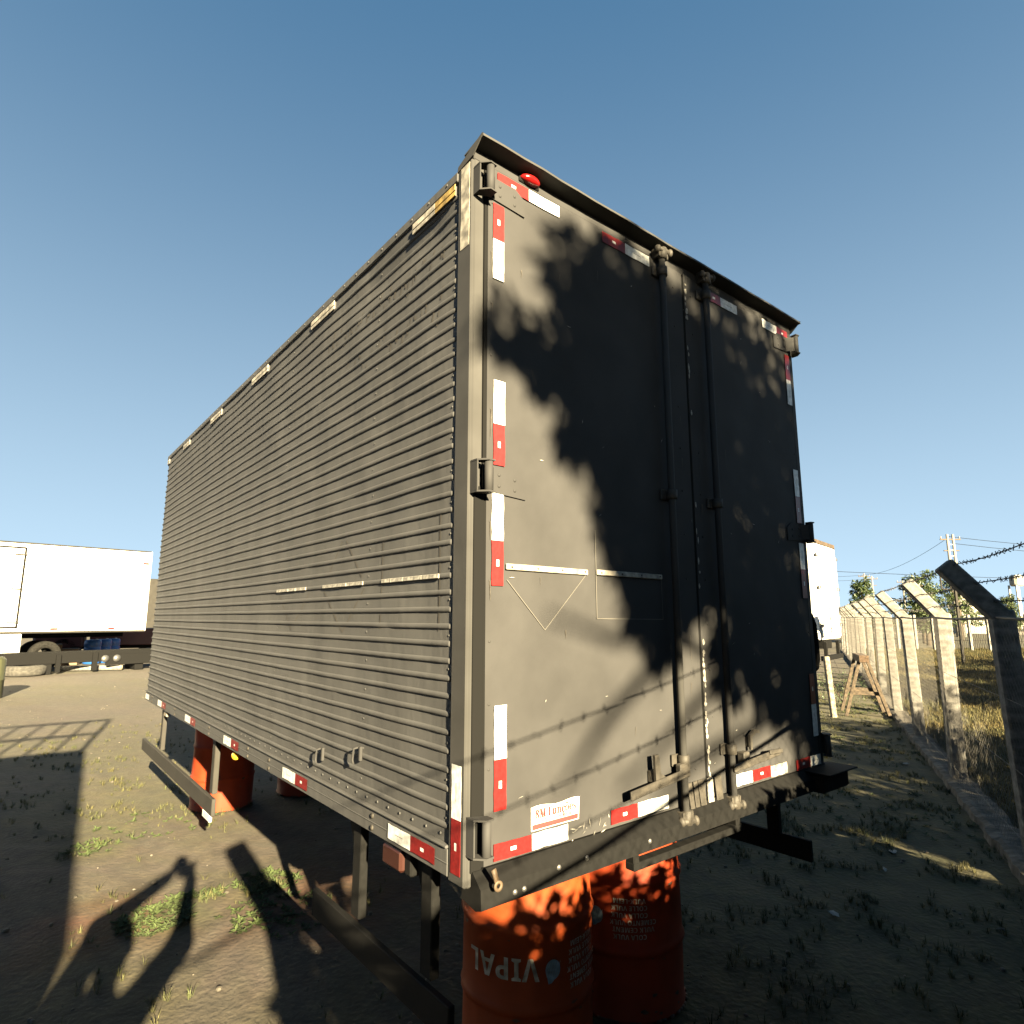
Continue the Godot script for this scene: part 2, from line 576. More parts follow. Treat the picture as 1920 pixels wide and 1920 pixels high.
func make_cargo_box() -> void:
	var B := thing("cargo_box", "dark grey corrugated cargo box with rear doors, standing on orange drums", "cargo box", TRUCK_AT, TRUCK_YAW)
	# local axes: x across (0 left .. 2.5 right), z = 0 rear face, -z towards the front
	var W := BOX_W
	var L := BOX_L
	var X := Vector3.RIGHT
	var Y := Vector3.UP
	var Z := Vector3.BACK
	var st: SurfaceTool
	# --- left side: corrugated sheet
	var side := sub("left_side", B)
	st = begin(true)
	var nu := 150
	var nv := 66
	var ya := 1.085
	var yb := 3.602
	for j in nv:
		for i in nu:
			var q := []
			for e in [[0, 0], [1, 0], [1, 1], [0, 1]]:
				var a := 0.10 + (L - 0.13) * pow(float(i + e[0]) / nu, 1.35)
				var y = ya + (yb - ya) * (j + e[1]) / nv
				q.append(Vector3(0.004 - dent(a, y), y, -a))
			quad(st, q[0], q[1], q[2], q[3], Vector3.LEFT)
	obj("side_sheet", st, M.side_paint_lit, side)
	for r in 40:
		var yc := 2.002 + (r - 14) * 0.0617
		st = begin(true)
		var nseg := 110
		var prev := []
		var a0 := 0.113 + rng.randf_range(-0.003, 0.003)
		for i in nseg + 1:
			var a := a0 + (L - 0.02 - a0) * pow(float(i) / nseg, 1.35)
			var ring := []
			var hgt: float = 0.0088 * (1.0 - 0.5 * exp(-pow((a - 0.55 - 0.37 * fmod(r * 0.73, 1.0) * 4.0) / 0.05, 2.0)) * (1.0 if r % 5 == 1 else 0.0))
			hgt *= clampf(0.72 + 0.28 * smoothstep(0.10, 0.2, a), 0.0, 1.0)
			var lift := noise_b.get_noise_2d(a * 1.1 + r * 13.0, 3.0) * 0.0012
			for k in 8:
				var t := PI * k / 7.0
				var yy: float = yc + lift + cos(t) * 0.0115
				var prof := pow(sin(t), 0.8)
				ring.append(Vector3(0.006 - dent(a, yy) - hgt * prof, yy, -a))
			if i > 0:
				for k in 7:
					quad(st, prev[k], prev[k + 1], ring[k + 1], ring[k], Vector3.LEFT + Vector3(0, cos(PI * (k + 0.5) / 7.0), 0))
			else:
				for k in range(1, 7):
					tri(st, ring[0], ring[k], ring[k + 1], Vector3.BACK)
			prev = ring
		obj("rib", st, M.side_paint_lit, side)
	var rv := []
	for r in 20:
		var y := 1.169 + r * 0.1234
		rv.append(Vector3(0.003 - dent(0.125, y), y + rng.randf_range(-0.006, 0.006), -0.125))
		for a in [0.79, 1.98, 3.16, 4.35]:
			rv.append(Vector3(0.003 - dent(a, y), y, -a + rng.randf_range(-0.004, 0.004)))
	rivets(side, "rivet_rows", rv, Vector3.LEFT, 0.0045, M.side_paint_lit)
	# rear rivet lip of the sheet (dark gap beside the corner post)
	st = begin()
	box(st, Vector3(0.03, 2.35, -0.104), Vector3(0.04, 2.5, 0.006))
	obj("sheet_edge", st, M.rubber, side)
	# ghost outlines of old placards and lettering (flat print on the sheet)
	var gh := begin()
	var seg := func(a0: float, y0: float, a1: float, y1: float, w: float) -> void:
		var n := 7
		for i in n:
			var t0 := float(i) / n
			var t1 := float(i + 1) / n
			if rng.randf() < 0.12:
				continue
			var p := Vector2(lerpf(a0, a1, t0), lerpf(y0, y1, t0))
			var q := Vector2(lerpf(a0, a1, t1), lerpf(y0, y1, t1))
			var pr := (q - p).normalized().orthogonal() * w
			var k := []
			for s in [p - pr, q - pr, q + pr, p + pr]:
				k.append(Vector3(0.0018 - dent(s.x, s.y), s.y, -s.x))
			quad(gh, k[0], k[1], k[2], k[3], Vector3.LEFT)
	for t in [[1.50, 1.98, 1.744, 1.78], [1.97, 1.98, 1.744, 1.78], [0.831, 1.98, 1.058, 1.78], [1.30, 1.98, 1.058, 1.78], [0.86, 2.03, 1.05, 2.22], [1.28, 2.03, 1.10, 2.22], [0.664, 1.80, 0.664, 2.24], [0.195, 1.80, 0.195, 2.24]]:
		seg.call(t[0], t[1], t[2], t[3], 0.0042)
	# faded strokes of removed lettering, two rows, only fragments are left
	for row in [[3.345, 0.19, 1.42, 0.075, 32], [3.115, 0.19, 1.15, 0.12, 22]]:
		for i in row[4]:
			var a: float = lerpf(row[1], row[2], (i + rng.randf_range(0.1, 0.9)) / row[4])
			var y: float = row[0] + rng.randf_range(-0.5, 0.5) * row[3]
			var hh: float = rng.randf_range(0.012, 0.034)
			seg.call(a, y - hh, a - hh * rng.randf_range(0.2, 0.8), y + hh, rng.randf_range(0.002, 0.0055))
			if rng.randf() < 0.45:
				seg.call(a, y - hh, a - 0.02, y - hh * 0.7, rng.randf_range(0.003, 0.006))
	var gho := obj("faded_lettering", gh, M.ghost, side)
	gho.set_meta("kind", "stuff")
	# bright worn strips of the old placard holders, sitting on one rib
	for s in [[0.19, 0.66], [0.835, 1.31], [1.54, 2.01]]:
		st = begin()
		var a: float = s[0]
		while a < s[1]:
			var l := rng.randf_range(0.10, 0.2)
			var a2 := minf(a + l, s[1])
			cbox(st, Vector3(-0.0035 - dent(a, 2.0), 2.003, -(a + a2) / 2), Vector3(0.006, 0.017, a2 - a - 0.004), 0.0015)
			a = a2
		obj("placard_holder", st, M.chips, side)
	# old reflective strips near the roof
	for s in [[0.115, 0.27, "tape_yellow"], [0.27, 0.46, "tape_old"], [1.33, 1.67, "tape_old"], [2.47, 2.84, "tape_old"], [3.68, 4.05, "tape_old"], [4.87, 5.15, "tape_old"], [5.86, 5.96, "tape_old"]]:
		var t := sub("worn_tape", B)
		for h in [[3.546, 3.566, 0.0085], [3.570, 3.597, 0.009]]:
			st = begin()
			cbox(st, Vector3(-h[2], (h[0] + h[1]) / 2, -(s[0] + s[1]) / 2), Vector3(0.004, h[1] - h[0], s[1] - s[0]), 0.001)
			obj("tape_strip", st, M[s[2]], t)
		st = begin()
		cbox(st, Vector3(0.0, 3.571, -(s[0] + s[1]) / 2), Vector3(0.012, 0.046, s[1] - s[0] - 0.01), 0.001)
		obj("tape_backing", st, M.side_paint_lit, t)
	# --- rails
	st = begin()
	cbox(st, Vector3(0.03, 3.626, -L / 2 - 0.05), Vector3(0.075, 0.048, L - 0.10), 0.006)
	obj("top_rail", st, M.side_paint_lit, B)
	rv = []
	for i in 40:
		rv.append(Vector3(-0.0075, 3.628, -0.18 - i * 0.146))
	rivets(B, "top_rail_rivets", rv, Vector3.LEFT, 0.006, M.side_paint_lit)
	var br := sub("bottom_rail", B)
	st = begin()
	cbox(st, Vector3(0.03, 1.028, -L / 2 - 0.05), Vector3(0.07, 0.09, L - 0.10), 0.004)
	obj("rail_web", st, M.side_paint_lit, br)
	st = begin()
	cbox(st, Vector3(0.024, 1.079, -L / 2 - 0.05), Vector3(0.075, 0.010, L - 0.10), 0.003)
	cbox(st, Vector3(0.024, 1.026, -L / 2 - 0.05), Vector3(0.062, 0.004, L - 0.10), 0.001)
	obj("rail_lip", st, M.side_paint_lit, br)
	rv = []
	for i in 60:
		rv.append(Vector3(0.002 - dent(0.16 + i * 0.095, 1.108), 1.108, -0.16 - i * 0.095))
	rivets(br, "rail_rivets", rv, Vector3.LEFT, 0.0058, M.side_paint_lit)
	rv = []
	for a in [0.66, 1.95, 2.35, 3.3, 4.5, 5.6]:
		rv.append(Vector3(-0.005, 1.050, -a))
		rv.append(Vector3(-0.005, 1.005, -a))
	rivets(br, "rail_bolts", rv, Vector3.LEFT, 0.012, M.hardware)
	var low := -0.0078
	for t in [[0.175, 0.170, 0.172], [1.362, 0.168, 0.188], [2.545, 0.170, 0.180], [3.72, 0.170, 0.190], [4.90, 0.190, 0.190]]:
		tape(B, -Z, Y, Vector3.LEFT, Vector3(low, 1.002, -t[0]), t[1], t[2], 0.053, "tape_red", "tape_white")
	tape(B, -Z, Y, Vector3.LEFT, Vector3(low, 1.002, -5.76), 0.0, 0.2, 0.05, "tape_red", "tape_white")
	# --- corner posts (folded plate: side leaf and rear leaf)
	for s in [0, 1]:
		var sx := 1.0 if s == 0 else -1.0
		var ox := 0.0 if s == 0 else W
		st = begin()
		cbox(st, Vector3(ox + sx * 0.010, (Y0 + Y1) / 2 - 0.005, -0.052), Vector3(0.028, Y1 - Y0 + 0.01, 0.096), 0.006)
		cbox(st, Vector3(ox + sx * 0.029, (Y0 + Y1) / 2 - 0.005, -0.012), Vector3(0.050, Y1 - Y0 + 0.008, 0.028), 0.006)
		obj("corner_post", st, M.post_paint, B)
	tape(B, -Y, -Z, Vector3.LEFT, Vector3(-0.0045, 3.640, -0.017), 0.0, 0.360, 0.060, "tape_red", "tape_old")
	tape(B, Y, -Z, Vector3.LEFT, Vector3(-0.0045, 1.006, -0.024), 0.172, 0.174, 0.056, "tape_red", "tape_white")
	# --- right side, front wall, roof, floor
	st = begin()
	box(st, Vector3(W - 0.012, (ya + yb) / 2, -L / 2 - 0.05), Vector3(0.016, yb - ya + 0.1, L - 0.14))
	for r in 40:
		box(st, Vector3(W - 0.002, 1.138 + r * 0.0617, -L / 2 - 0.05), Vector3(0.006, 0.02, L - 0.16))
	obj("right_side", st, M.side_paint_lit, B)
	st = begin()
	box(st, Vector3(W / 2, (Y0 + Y1) / 2, -L + 0.012), Vector3(W - 0.03, Y1 - Y0 - 0.02, 0.024))
	obj("front_wall", st, M.side_paint_lit, B)
	st = begin()
	cbox(st, Vector3(W - 0.03, 3.626, -L / 2 - 0.05), Vector3(0.075, 0.048, L - 0.10), 0.006)
	obj("top_rail", st, M.side_paint_lit, B)
	st = begin()
	cbox(st, Vector3(W - 0.03, 1.028, -L / 2 - 0.05), Vector3(0.07, 0.09, L - 0.10), 0.004)
	obj("bottom_rail", st, M.side_paint_lit, B)
	st = begin()
	box(st, Vector3(W / 2, 3.636, -L / 2 - 0.03), Vector3(W - 0.14, 0.020, L - 0.08))
	obj("roof", st, M.white_paint, B)
	st = begin()
	box(st, Vector3(W / 2, 1.055, -L / 2), Vector3(W - 0.14, 0.04, L - 0.08))
	obj("floor", st, M.wood, B)
	# --- rear header and visor
	st = begin()
	cbox(st, Vector3(W / 2, 3.668, -0.03), Vector3(W - 0.006, 0.044, 0.062), 0.004)
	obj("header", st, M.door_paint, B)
	st = begin()
	var npl := 24
	for i in npl:
		var x0 := -0.004 + (W + 0.008) * i / npl
		var x1 := -0.004 + (W + 0.008) * (i + 1) / npl
		var w0 := noise_b.get_noise_1d(x0 * 3.0) * 0.006
		var w1 := noise_b.get_noise_1d(x1 * 3.0) * 0.006
		var p := func(x: float, w: float, z: float, y: float) -> Vector3: return Vector3(x, y + w * clampf(z / 0.06, 0, 1), z)
		# plate
		quad(st, p.call(x0, w0, -0.06, 3.692), p.call(x1, w1, -0.06, 3.692), p.call(x1, w1, 0.072, 3.700), p.call(x0, w0, 0.072, 3.700), Vector3.DOWN)
		quad(st, p.call(x0, w0, -0.06, 3.697), p.call(x1, w1, -0.06, 3.697), p.call(x1, w1, 0.066, 3.716), p.call(x0, w0, 0.066, 3.716), Vector3.UP)
		quad(st, p.call(x0, w0, 0.072, 3.700), p.call(x1, w1, 0.072, 3.700), p.call(x1, w1, 0.066, 3.716), p.call(x0, w0, 0.066, 3.716), Vector3.BACK)
	quad(st, Vector3(-0.004, 3.692, -0.06), Vector3(-0.004, 3.697, -0.06), Vector3(-0.004, 3.716, 0.066), Vector3(-0.004, 3.70, 0.072), Vector3.LEFT)
	obj("visor", st, M.post_paint, B)
	for s in [0, 1]:
		st = begin()
		var ox := -0.0065 if s == 0 else W + 0.0025
		prism(st, PackedVector2Array([Vector2(-0.105, 3.640), Vector2(0.004, 3.655), Vector2(0.071, 3.712), Vector2(0.064, 3.716), Vector2(-0.10, 3.664)]), Vector3(ox, 0, 0), Vector3.BACK, Vector3.UP, Vector3(0.004, 0, 0))
		obj("visor_cheek", st, M.post_paint, B)
	# red marker lamp under the visor
	var lampn := sub("marker_lamp", B, Vector3(0.285, 3.676, 0.0))
	st = begin(true)
	ball(st, Vector3(0, 0, 0.010), Vector3(0.052, 0.020, 0.030), 16, 8)
	obj("red_lens", st, M.lamp_red, lampn)
	st = begin()
	cbox(st, Vector3(0, -0.002, 0.004), Vector3(0.112, 0.036, 0.010), 0.004)
	obj("lamp_base", st, M.black_steel, lampn)
	# --- doors
	for s in [0, 1]:
		var x0 := 0.068 if s == 0 else 1.352
		var x1 := 1.334 if s == 0 else 2.434
		var D := sub("left_door" if s == 0 else "right_door", B)
		st = begin()
		sheet(st, Vector3(x0, 1.030, 0.008), Vector3(x1 - x0, 0, 0), Vector3(0, 2.612, 0), Vector3.BACK, 44, 80, 0.0032, 17.0 * s, 0.034)
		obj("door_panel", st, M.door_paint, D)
		rv = []
		for i in 12:
			var y := 1.12 + i * 0.215
			rv.append(Vector3(x0 + 0.018 if s == 0 else x1 - 0.018, y, 0.008))
			rv.append(Vector3(x1 - 0.075 if s == 0 else x0 + 0.06, y + 0.05, 0.008))
		rivets(D, "door_rivets", rv, Vector3.BACK, 0.006, M.door_paint)
		# hinges
		for hy in [3.548, 2.352, 1.135]:
			var H := sub("hinge", B)
			var hx := 0.046 if s == 0 else W - 0.046
			var dir := 1.0 if s == 0 else -1.0
			st = begin(true)
			tube(st, [Vector3(hx, hy - 0.055, 0.052), Vector3(hx, hy + 0.055, 0.052)], 0.016, 12)
			obj("knuckle", st, M.door_paint, H)
			if hy > 2.0:
				st = begin()
				var o2 := Vector3(hx, 0, 0)
				prism(st, PackedVector2Array([Vector2(0.0, hy - 0.045), Vector2(0.205, hy - 0.060), Vector2(0.205, hy + 0.015), Vector2(0.16, hy + 0.045), Vector2(0.0, hy + 0.05)]), Vector3(hx, 0, 0.0105), Vector3(dir, 0, 0), Vector3.UP, Vector3(0, 0, 0.005))
				quad(st, Vector3(hx, hy - 0.045, 0.066), Vector3(hx + dir * 0.05, hy - 0.045, 0.0155), Vector3(hx + dir * 0.05, hy + 0.045, 0.0155), Vector3(hx, hy + 0.045, 0.066), Vector3(dir, 0, 1))
				obj("strap_plate", st, M.door_paint, H)
				rv = []
				for q in [[0.075, -0.022], [0.075, 0.020], [0.15, -0.03], [0.15, 0.010]]:
					rv.append(Vector3(hx + dir * q[0], hy + q[1], 0.0155))
				rivets(H, "hinge_rivets", rv, Vector3.BACK, 0.0075, M.door_paint)
			for e in [-1, 1]:
				st = begin()
				prism(st, PackedVector2Array([Vector2(-0.044 * dir, 0.0), Vector2(0.018 * dir, 0.03), Vector2(0.020 * dir, 0.068), Vector2(-0.012 * dir, 0.072), Vector2(-0.044 * dir, 0.04)]), Vector3(hx, hy + e * 0.058 - 0.003, 0), Vector3.RIGHT, Vector3.BACK, Vector3(0, 0.006, 0))
				obj("hinge_bracket", st, M.door_paint, H)
			st = begin()
			cbox(st, Vector3(hx - dir * 0.04, hy, 0.016), Vector3(0.006, 0.11, 0.05), 0.001)
			obj("hinge_leaf", st, M.door_paint, H)
	# lower left hinge pin lug, brass coloured with rust
	st = begin(true)
	lathe(st, [Vector2(0.007, -0.004), Vector2(0.017, -0.004), Vector2(0.017, 0.004), Vector2(0.007, 0.004), Vector2(0.007, -0.004)], 16, Vector3(0.066, 0.998, 0.09), Basis(Quaternion(Vector3.UP, Vector3.BACK)))
	box(st, Vector3(0.055, 1.028, 0.09), Vector3(0.018, 0.05, 0.006), Basis(Vector3.BACK, 0.35))
	obj("lug", st, M.brown_frame, B)
	# door gaps: dark rubber seals
	st = begin()
	box(st, Vector3(0.0605, 2.33, -0.010), Vector3(0.015, 2.6, 0.03))
	box(st, Vector3(W - 0.0605, 2.33, -0.010), Vector3(0.011, 2.6, 0.03))
	box(st, Vector3(1.343, 2.33, -0.008), Vector3(0.018, 2.6, 0.026))
	obj("door_seal", st, M.rubber, B)
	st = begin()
	cbox(st, Vector3(0.037, 1.67, 0.0045), Vector3(0.044, 1.30, 0.008), 0.002)  # dark strip painting in the shade on the lower post flange
	obj("shade_strip", st, M.rubber, B)
	# flaking paint lumps down the meeting edge of the doors
	st = begin()
	var yy := 1.02
	while yy < 3.60:
		var dens := 0.95 if yy < 1.75 else (0.30 if yy < 3.25 else 0.75)
		var ln := rng.randf_range(0.010, 0.036)
		if rng.randf() < dens:
			var wd := rng.randf_range(0.004, 0.011) * (1.25 if yy < 1.75 or yy > 3.25 else 0.7)
			var xx := 1.360 + rng.randf_range(-0.005, 0.006)
			var poly := PackedVector2Array()
			for k in 7:
				var an := TAU * k / 7.0
				poly.append(Vector2(cos(an) * wd * rng.randf_range(0.6, 1.2), sin(an) * ln * 0.55 * rng.randf_range(0.7, 1.2)))
			prism(st, poly, Vector3(xx, yy, 0.0100), X, Y, Vector3(0, 0, 0.0022))
		yy += ln * (0.9 if yy < 1.75 else rng.randf_range(0.9, 2.6))
	var ch := obj("flaking_paint", st, M.chips, B)
	ch.set_meta("kind", "stuff")
	# scattered scratches and nicks on the doors
	st = begin()
	for i in 46:
		var p := Vector2(rng.randf_range(0.1, 2.4), rng.randf_range(1.05, 3.5))
		if i % 3 == 0:
			p = Vector2(rng.randf_range(0.45, 0.68), rng.randf_range(1.028, 1.09))
		var l := rng.randf_range(0.003, 0.018)
		var an := rng.randf_range(-0.5, 1.8)
		var e := Vector2(cos(an), sin(an)) * l
		var w := e.orthogonal().normalized() * rng.randf_range(0.0008, 0.0022)
		quad(st, Vector3(p.x - w.x, p.y - w.y, 0.0124), Vector3(p.x + e.x, p.y + e.y, 0.0124), Vector3(p.x + w.x, p.y + w.y, 0.0124), Vector3(p.x - e.x, p.y - e.y, 0.0124), Z)
	var sc := obj("scratches", st, M.chips, B)
	sc.set_meta("kind", "stuff")
	# dark run marks below some rivets and along the door edges
	st = begin()
	for i in 26:
		var x = [0.088, 0.086, 1.262, 1.41, 2.416][i % 5] + rng.randf_range(-0.006, 0.006) if i < 18 else rng.randf_range(0.2, 2.3)
		var y := 1.12 + 0.215 * rng.randi_range(1, 11) if i < 18 else rng.randf_range(1.3, 3.5)
		var ln := rng.randf_range(0.03, 0.13)
		var w0 := rng.randf_range(0.0012, 0.003)
		var px = x
		for k in 5:
			var x2 = px + rng.randf_range(-0.002, 0.002)
			var y_a := y - ln * k / 5.0
			var y_b := y - ln * (k + 1) / 5.0
			var wa := w0 * (1.0 - k / 6.0)
			var wb := w0 * (1.0 - (k + 1) / 6.0)
			quad(st, Vector3(px - wa, y_a, 0.0121), Vector3(px + wa, y_a, 0.0121), Vector3(x2 + wb, y_b, 0.0121), Vector3(x2 - wb, y_b, 0.0121), Z)
			px = x2
	var dr := obj("run_marks", st, M.ghost, B)
	dr.set_meta("kind", "stuff")
	# --- lock rods
	for s in [0, 1]:
		var x := 1.131 if s == 0 else 1.505
		var R := sub("lock_rod", B)
		st = begin(true)
		tube(st, [Vector3(x, 1.0, 0.040), Vector3(x, 3.66, 0.040)], 0.0165, 14)
		obj("rod", st, M.post_paint if s == 0 else M.door_paint, R)
		for y in [3.56, 2.42, 1.23]:
			st = begin(true)
			tube(st, [Vector3(x, y - 0.022, 0.040), Vector3(x, y + 0.022, 0.040)], 0.026, 14)
			obj("guide_collar", st, M.hardware, R)
			st = begin()
			cbox(st, Vector3(x, y, 0.016), Vector3(0.105, 0.05, 0.010), 0.003)
			obj("guide_plate", st, M.hardware, R)
		# cams at both ends
		for e in [[3.655, 1.0], [0.995, -1.0]]:
			var K := R
			st = begin(true)
			tube(st, [Vector3(x, e[0] - 0.028, 0.044), Vector3(x, e[0] + 0.028, 0.044)], 0.024, 12)
			tube(st, [Vector3(x - 0.036, e[0] + e[1] * 0.012, 0.052), Vector3(x + 0.046, e[0] + e[1] * 0.018, 0.052)], 0.013, 10)
			ball(st, Vector3(x + 0.052, e[0] + e[1] * 0.020, 0.052), Vector3(0.016, 0.022, 0.018), 10, 6)
			ball(st, Vector3(x - 0.044, e[0] + e[1] * 0.010, 0.050), Vector3(0.016, 0.020, 0.018), 10, 6)
			obj("cam", st, M.hardware, K)
			st = begin()
			cbox(st, Vector3(x - 0.028, e[0] + e[1] * 0.006, 0.030), Vector3(0.014, 0.062, 0.05), 0.003)
			cbox(st, Vector3(x + 0.030, e[0] + e[1] * 0.006, 0.030), Vector3(0.014, 0.062, 0.05), 0.003)
			obj("keeper", st, M.hardware, K)
	# handles
	var Hn := sub("lock_handle", B)
	st = begin()
	cbox(st, Vector3(0.945, 1.166, 0.062), Vector3(0.39, 0.036, 0.012), 0.004, Basis(Vector3.BACK, 0.10))
	cbox(st, Vector3(1.112, 1.192, 0.05), Vector3(0.07, 0.06, 0.03), 0.005)
	obj("lever", st, M.hardware, Hn)
	st = begin()
	prism(st, PackedVector2Array([Vector2(-0.02, -0.05), Vector2(0.045, -0.05), Vector2(0.045, -0.02), Vector2(0.012, 0.0), Vector2(0.004, 0.075), Vector2(-0.024, 0.075)]), Vector3(0.938, 1.205, 0.046), X, Y, Vector3(0, 0, 0.012))
	cbox(st, Vector3(0.945, 1.19, 0.028), Vector3(0.05, 0.05, 0.036), 0.004)
	obj("handle_catch", st, M.hardware, Hn)
	var Hr := sub("lock_handle", B)
	st = begin()
	cbox(st, Vector3(1.70, 1.158, 0.060), Vector3(0.42, 0.034, 0.012), 0.004, Basis(Vector3.BACK, 0.06))
	cbox(st, Vector3(1.86, 1.178, 0.066), Vector3(0.12, 0.022, 0.016), 0.004, Basis(Vector3.BACK, -0.05))
	cbox(st, Vector3(1.60, 1.170, 0.045), Vector3(0.05, 0.075, 0.04), 0.005)
	obj("lever", st, M.hardware, Hr)
	st = begin()
	prism(st, PackedVector2Array([Vector2(-0.012, -0.07), Vector2(0.006, -0.07), Vector2(0.006, -0.012), Vector2(0.05, 0.006), Vector2(0.075, 0.0), Vector2(0.075, 0.016), Vector2(0.03, 0.022), Vector2(-0.012, 0.0)]), Vector3(1.685, 1.275, 0.030), X, Y, Vector3(0, 0, 0.012))
	cbox(st, Vector3(1.684, 1.24, 0.022), Vector3(0.016, 0.05, 0.024), 0.003)
	obj("handle_catch", st, M.hardware, Hr)
	# rubber and tin flaps at the foot of the meeting edge
	for q in [[1.205, 0.030, 0.13, "hardware"], [1.245, 0.030, 0.14, "hardware"], [1.290, 0.040, 0.15, "hardware"], [1.352, 0.042, 0.16, "chips"], [1.420, 0.05, 0.15, "hardware"]]:
		st = begin()
		cbox(st, Vector3(q[0], 1.075 - q[2] / 2 + 0.045, 0.019), Vector3(q[1], q[2], 0.008), 0.002, Basis(Vector3.BACK, rng.randf_range(-0.05, 0.05)) * Basis(Vector3.RIGHT, rng.randf_range(-0.12, -0.02)))
		obj("bottom_flap", st, M[q[3]], B)
	# --- reflective tape on the rear
	var tz := 0.0125
	var w := 0.054
	tape(B, X, Y, Z, Vector3(0.110, 3.577, tz), 0.167, 0.175, w, "tape_red", "tape_white")
	tape(B, X, Y, Z, Vector3(0.725, 3.575, tz), 0.160, 0.180, w, "tape_red", "tape_white")
	tape(B, X, Y, Z, Vector3(1.558, 3.570, tz), 0.130, 0.165, w, "tape_red", "tape_white")
	tape(B, -X, Y, Z, Vector3(2.430, 3.583, tz), 0.130, 0.170, w, "tape_red", "tape_white")
	tape(B, -Y, X, Z, Vector3(0.090, 3.486, tz), 0.156, 0.170, w, "tape_red", "tape_white")
	tape(B, Y, X, Z, Vector3(0.096, 2.410, tz), 0.160, 0.173, w, "tape_red", "tape_white")
	tape(B, Y, X, Z, Vector3(0.091, 1.962, tz), 0.165, 0.185, w, "tape_red", "tape_white")
	tape(B, Y, X, Z, Vector3(0.106, 1.196, tz), 0.168, 0.180, w, "tape_red", "tape_white")
	tape(B, -Y, -X, Z, Vector3(2.430, 3.476, tz), 0.165, 0.162, w, "tape_red", "tape_white")
	tape(B, Y, -X, Z, Vector3(2.430, 2.405, tz), 0.165, 0.165, w, "tape_red", "tape_white")
	tape(B, Y, -X, Z, Vector3(2.430, 1.960, tz), 0.170, 0.156, w, "tape_red", "tape_white")
	tape(B, -Y, -X, Z, Vector3(2.430, 1.528, tz), 0.169, 0.174, w, "tape_red", "tape_white")
	tape(B, X, Y, Z, Vector3(0.106, 1.038, tz), 0.170, 0.175, w, "tape_red", "tape_white")
	tape(B, X, Y, Z, Vector3(0.688, 1.042, tz), 0.162, 0.200, w, "tape_red", "tape_white")
	tape(B, -X, Y, Z, Vector3(1.895, 1.044, tz), 0.175, 0.150, w, "tape_red", "tape_white")
	tape(B, X, Y, Z, Vector3(1.895, 1.038, tz), 0.0, 0.165, w, "tape_red", "tape_old")
	tape(B, X, Y, Z, Vector3(2.160, 1.032, tz), 0.155, 0.120, w, "tape_red", "tape_white")
	# --- sticker
	var S := sub("maker_sticker", B, Vector3(0.272, 1.100, tz))
	st = begin()
	var cur := func(s: float) -> float: return 0.006 * s * s
	for i in 10:
		var s0 := i / 10.0
		var s1 := (i + 1) / 10.0
		quad(st, Vector3(s0 * 0.236, 0, 0.001), Vector3(s1 * 0.236, 0, 0.001), Vector3(s1 * 0.236, 0.079 + 0.004 * sin(s1 * 9.0), 0.001 + cur.call(s1)), Vector3(s0 * 0.236, 0.079 + 0.004 * sin(s0 * 9.0), 0.001 + cur.call(s0)), Z)
	obj("sticker_sheet", st, M.sticker, S)
	st = begin()
	quad(st, Vector3(0.004, 0.003, 0.0016), Vector3(0.232, 0.003, 0.0016), Vector3(0.232, 0.021, 0.0030), Vector3(0.004, 0.021, 0.0016), Z)
	obj("red_band", st, M.print_red, S)
	var tl := [["8M Funções", 0.030, 0.055, "print_red", "Droid Serif"], ["Reformas em Geral", 0.0135, 0.031, "print_dark", "Droid Serif"]]
	for q in tl:
		var o := obj("lettering", text_arrays(q[0], q[1], 0.0008, q[4]), M[q[3]], S)
		o.position = Vector3(0.118, q[2], 0.0068)
		o.scale = Vector3(0.82, 1.0, 1.0)
	# --- old placard holders on the left door
	for q in [[0.155, 0.580], [0.634, 1.062]]:
		st = begin()
		cbox(st, Vector3((q[0] + q[1]) / 2, 2.032, 0.016), Vector3(q[1] - q[0], 0.022, 0.008), 0.002, Basis(Vector3.BACK, -0.008))
		obj("placard_holder", st, M.tape_old, B)
		rv = []
		for k in 4:
			rv.append(Vector3(lerpf(q[0], q[1], 0.06 + 0.3 * k), 2.032, 0.020))
		rivets(B, "holder_rivets", rv, Z, 0.005, M.hardware)
	st = begin()
	var edge := func(a: Vector2, b: Vector2, wd: float) -> void:
		var e := (b - a).normalized().orthogonal() * wd
		quad(st, Vector3(a.x - e.x, a.y - e.y, 0.0122), Vector3(b.x - e.x, b.y - e.y, 0.0122), Vector3(b.x + e.x, b.y + e.y, 0.0122), Vector3(a.x + e.x, a.y + e.y, 0.0122), Z)
	for q in [[0.163, 1.985, 0.347, 1.802], [0.347, 1.802, 0.572, 2.018], [0.634, 1.844, 0.634, 2.21], [0.634, 1.844, 1.064, 1.840], [1.064, 1.838, 1.062, 2.02]]:
		edge.call(Vector2(q[0], q[1]), Vector2(q[2], q[3]), 0.0014)
	obj("placard_outline", st, M.ghost_light, B)
	# --- rear sill, step bar, lamp box
	st = begin()
	prism(st, PackedVector2Array([Vector2(-0.05, 0.930), Vector2(0.030, 0.915), Vector2(0.062, 0.925), Vector2(0.058, 0.985), Vector2(0.012, 1.026), Vector2(-0.05, 1.026)]), Vector3(0.02, 0, 0), Vector3.BACK, Vector3.UP, Vector3(W - 0.04, 0, 0))
	obj("rear_sill", st, M.black_steel, B)
	rv = []
	for q in [[0.16, 0.947], [0.20, 0.947], [0.36, 0.977], [0.50, 0.977], [0.86, 0.96]]:
		rv.append(Vector3(q[0], q[1], 0.0605))
	rivets(B, "sill_bolts", rv, Z, 0.010, M.galvanised)
	var sb := sub("step_bar", B)
	st = begin()
	cbox(st, Vector3(1.17, 0.872, 0.02), Vector3(0.78, 0.030, 0.05), 0.004)
	obj("bar", st, M.black_steel, sb)
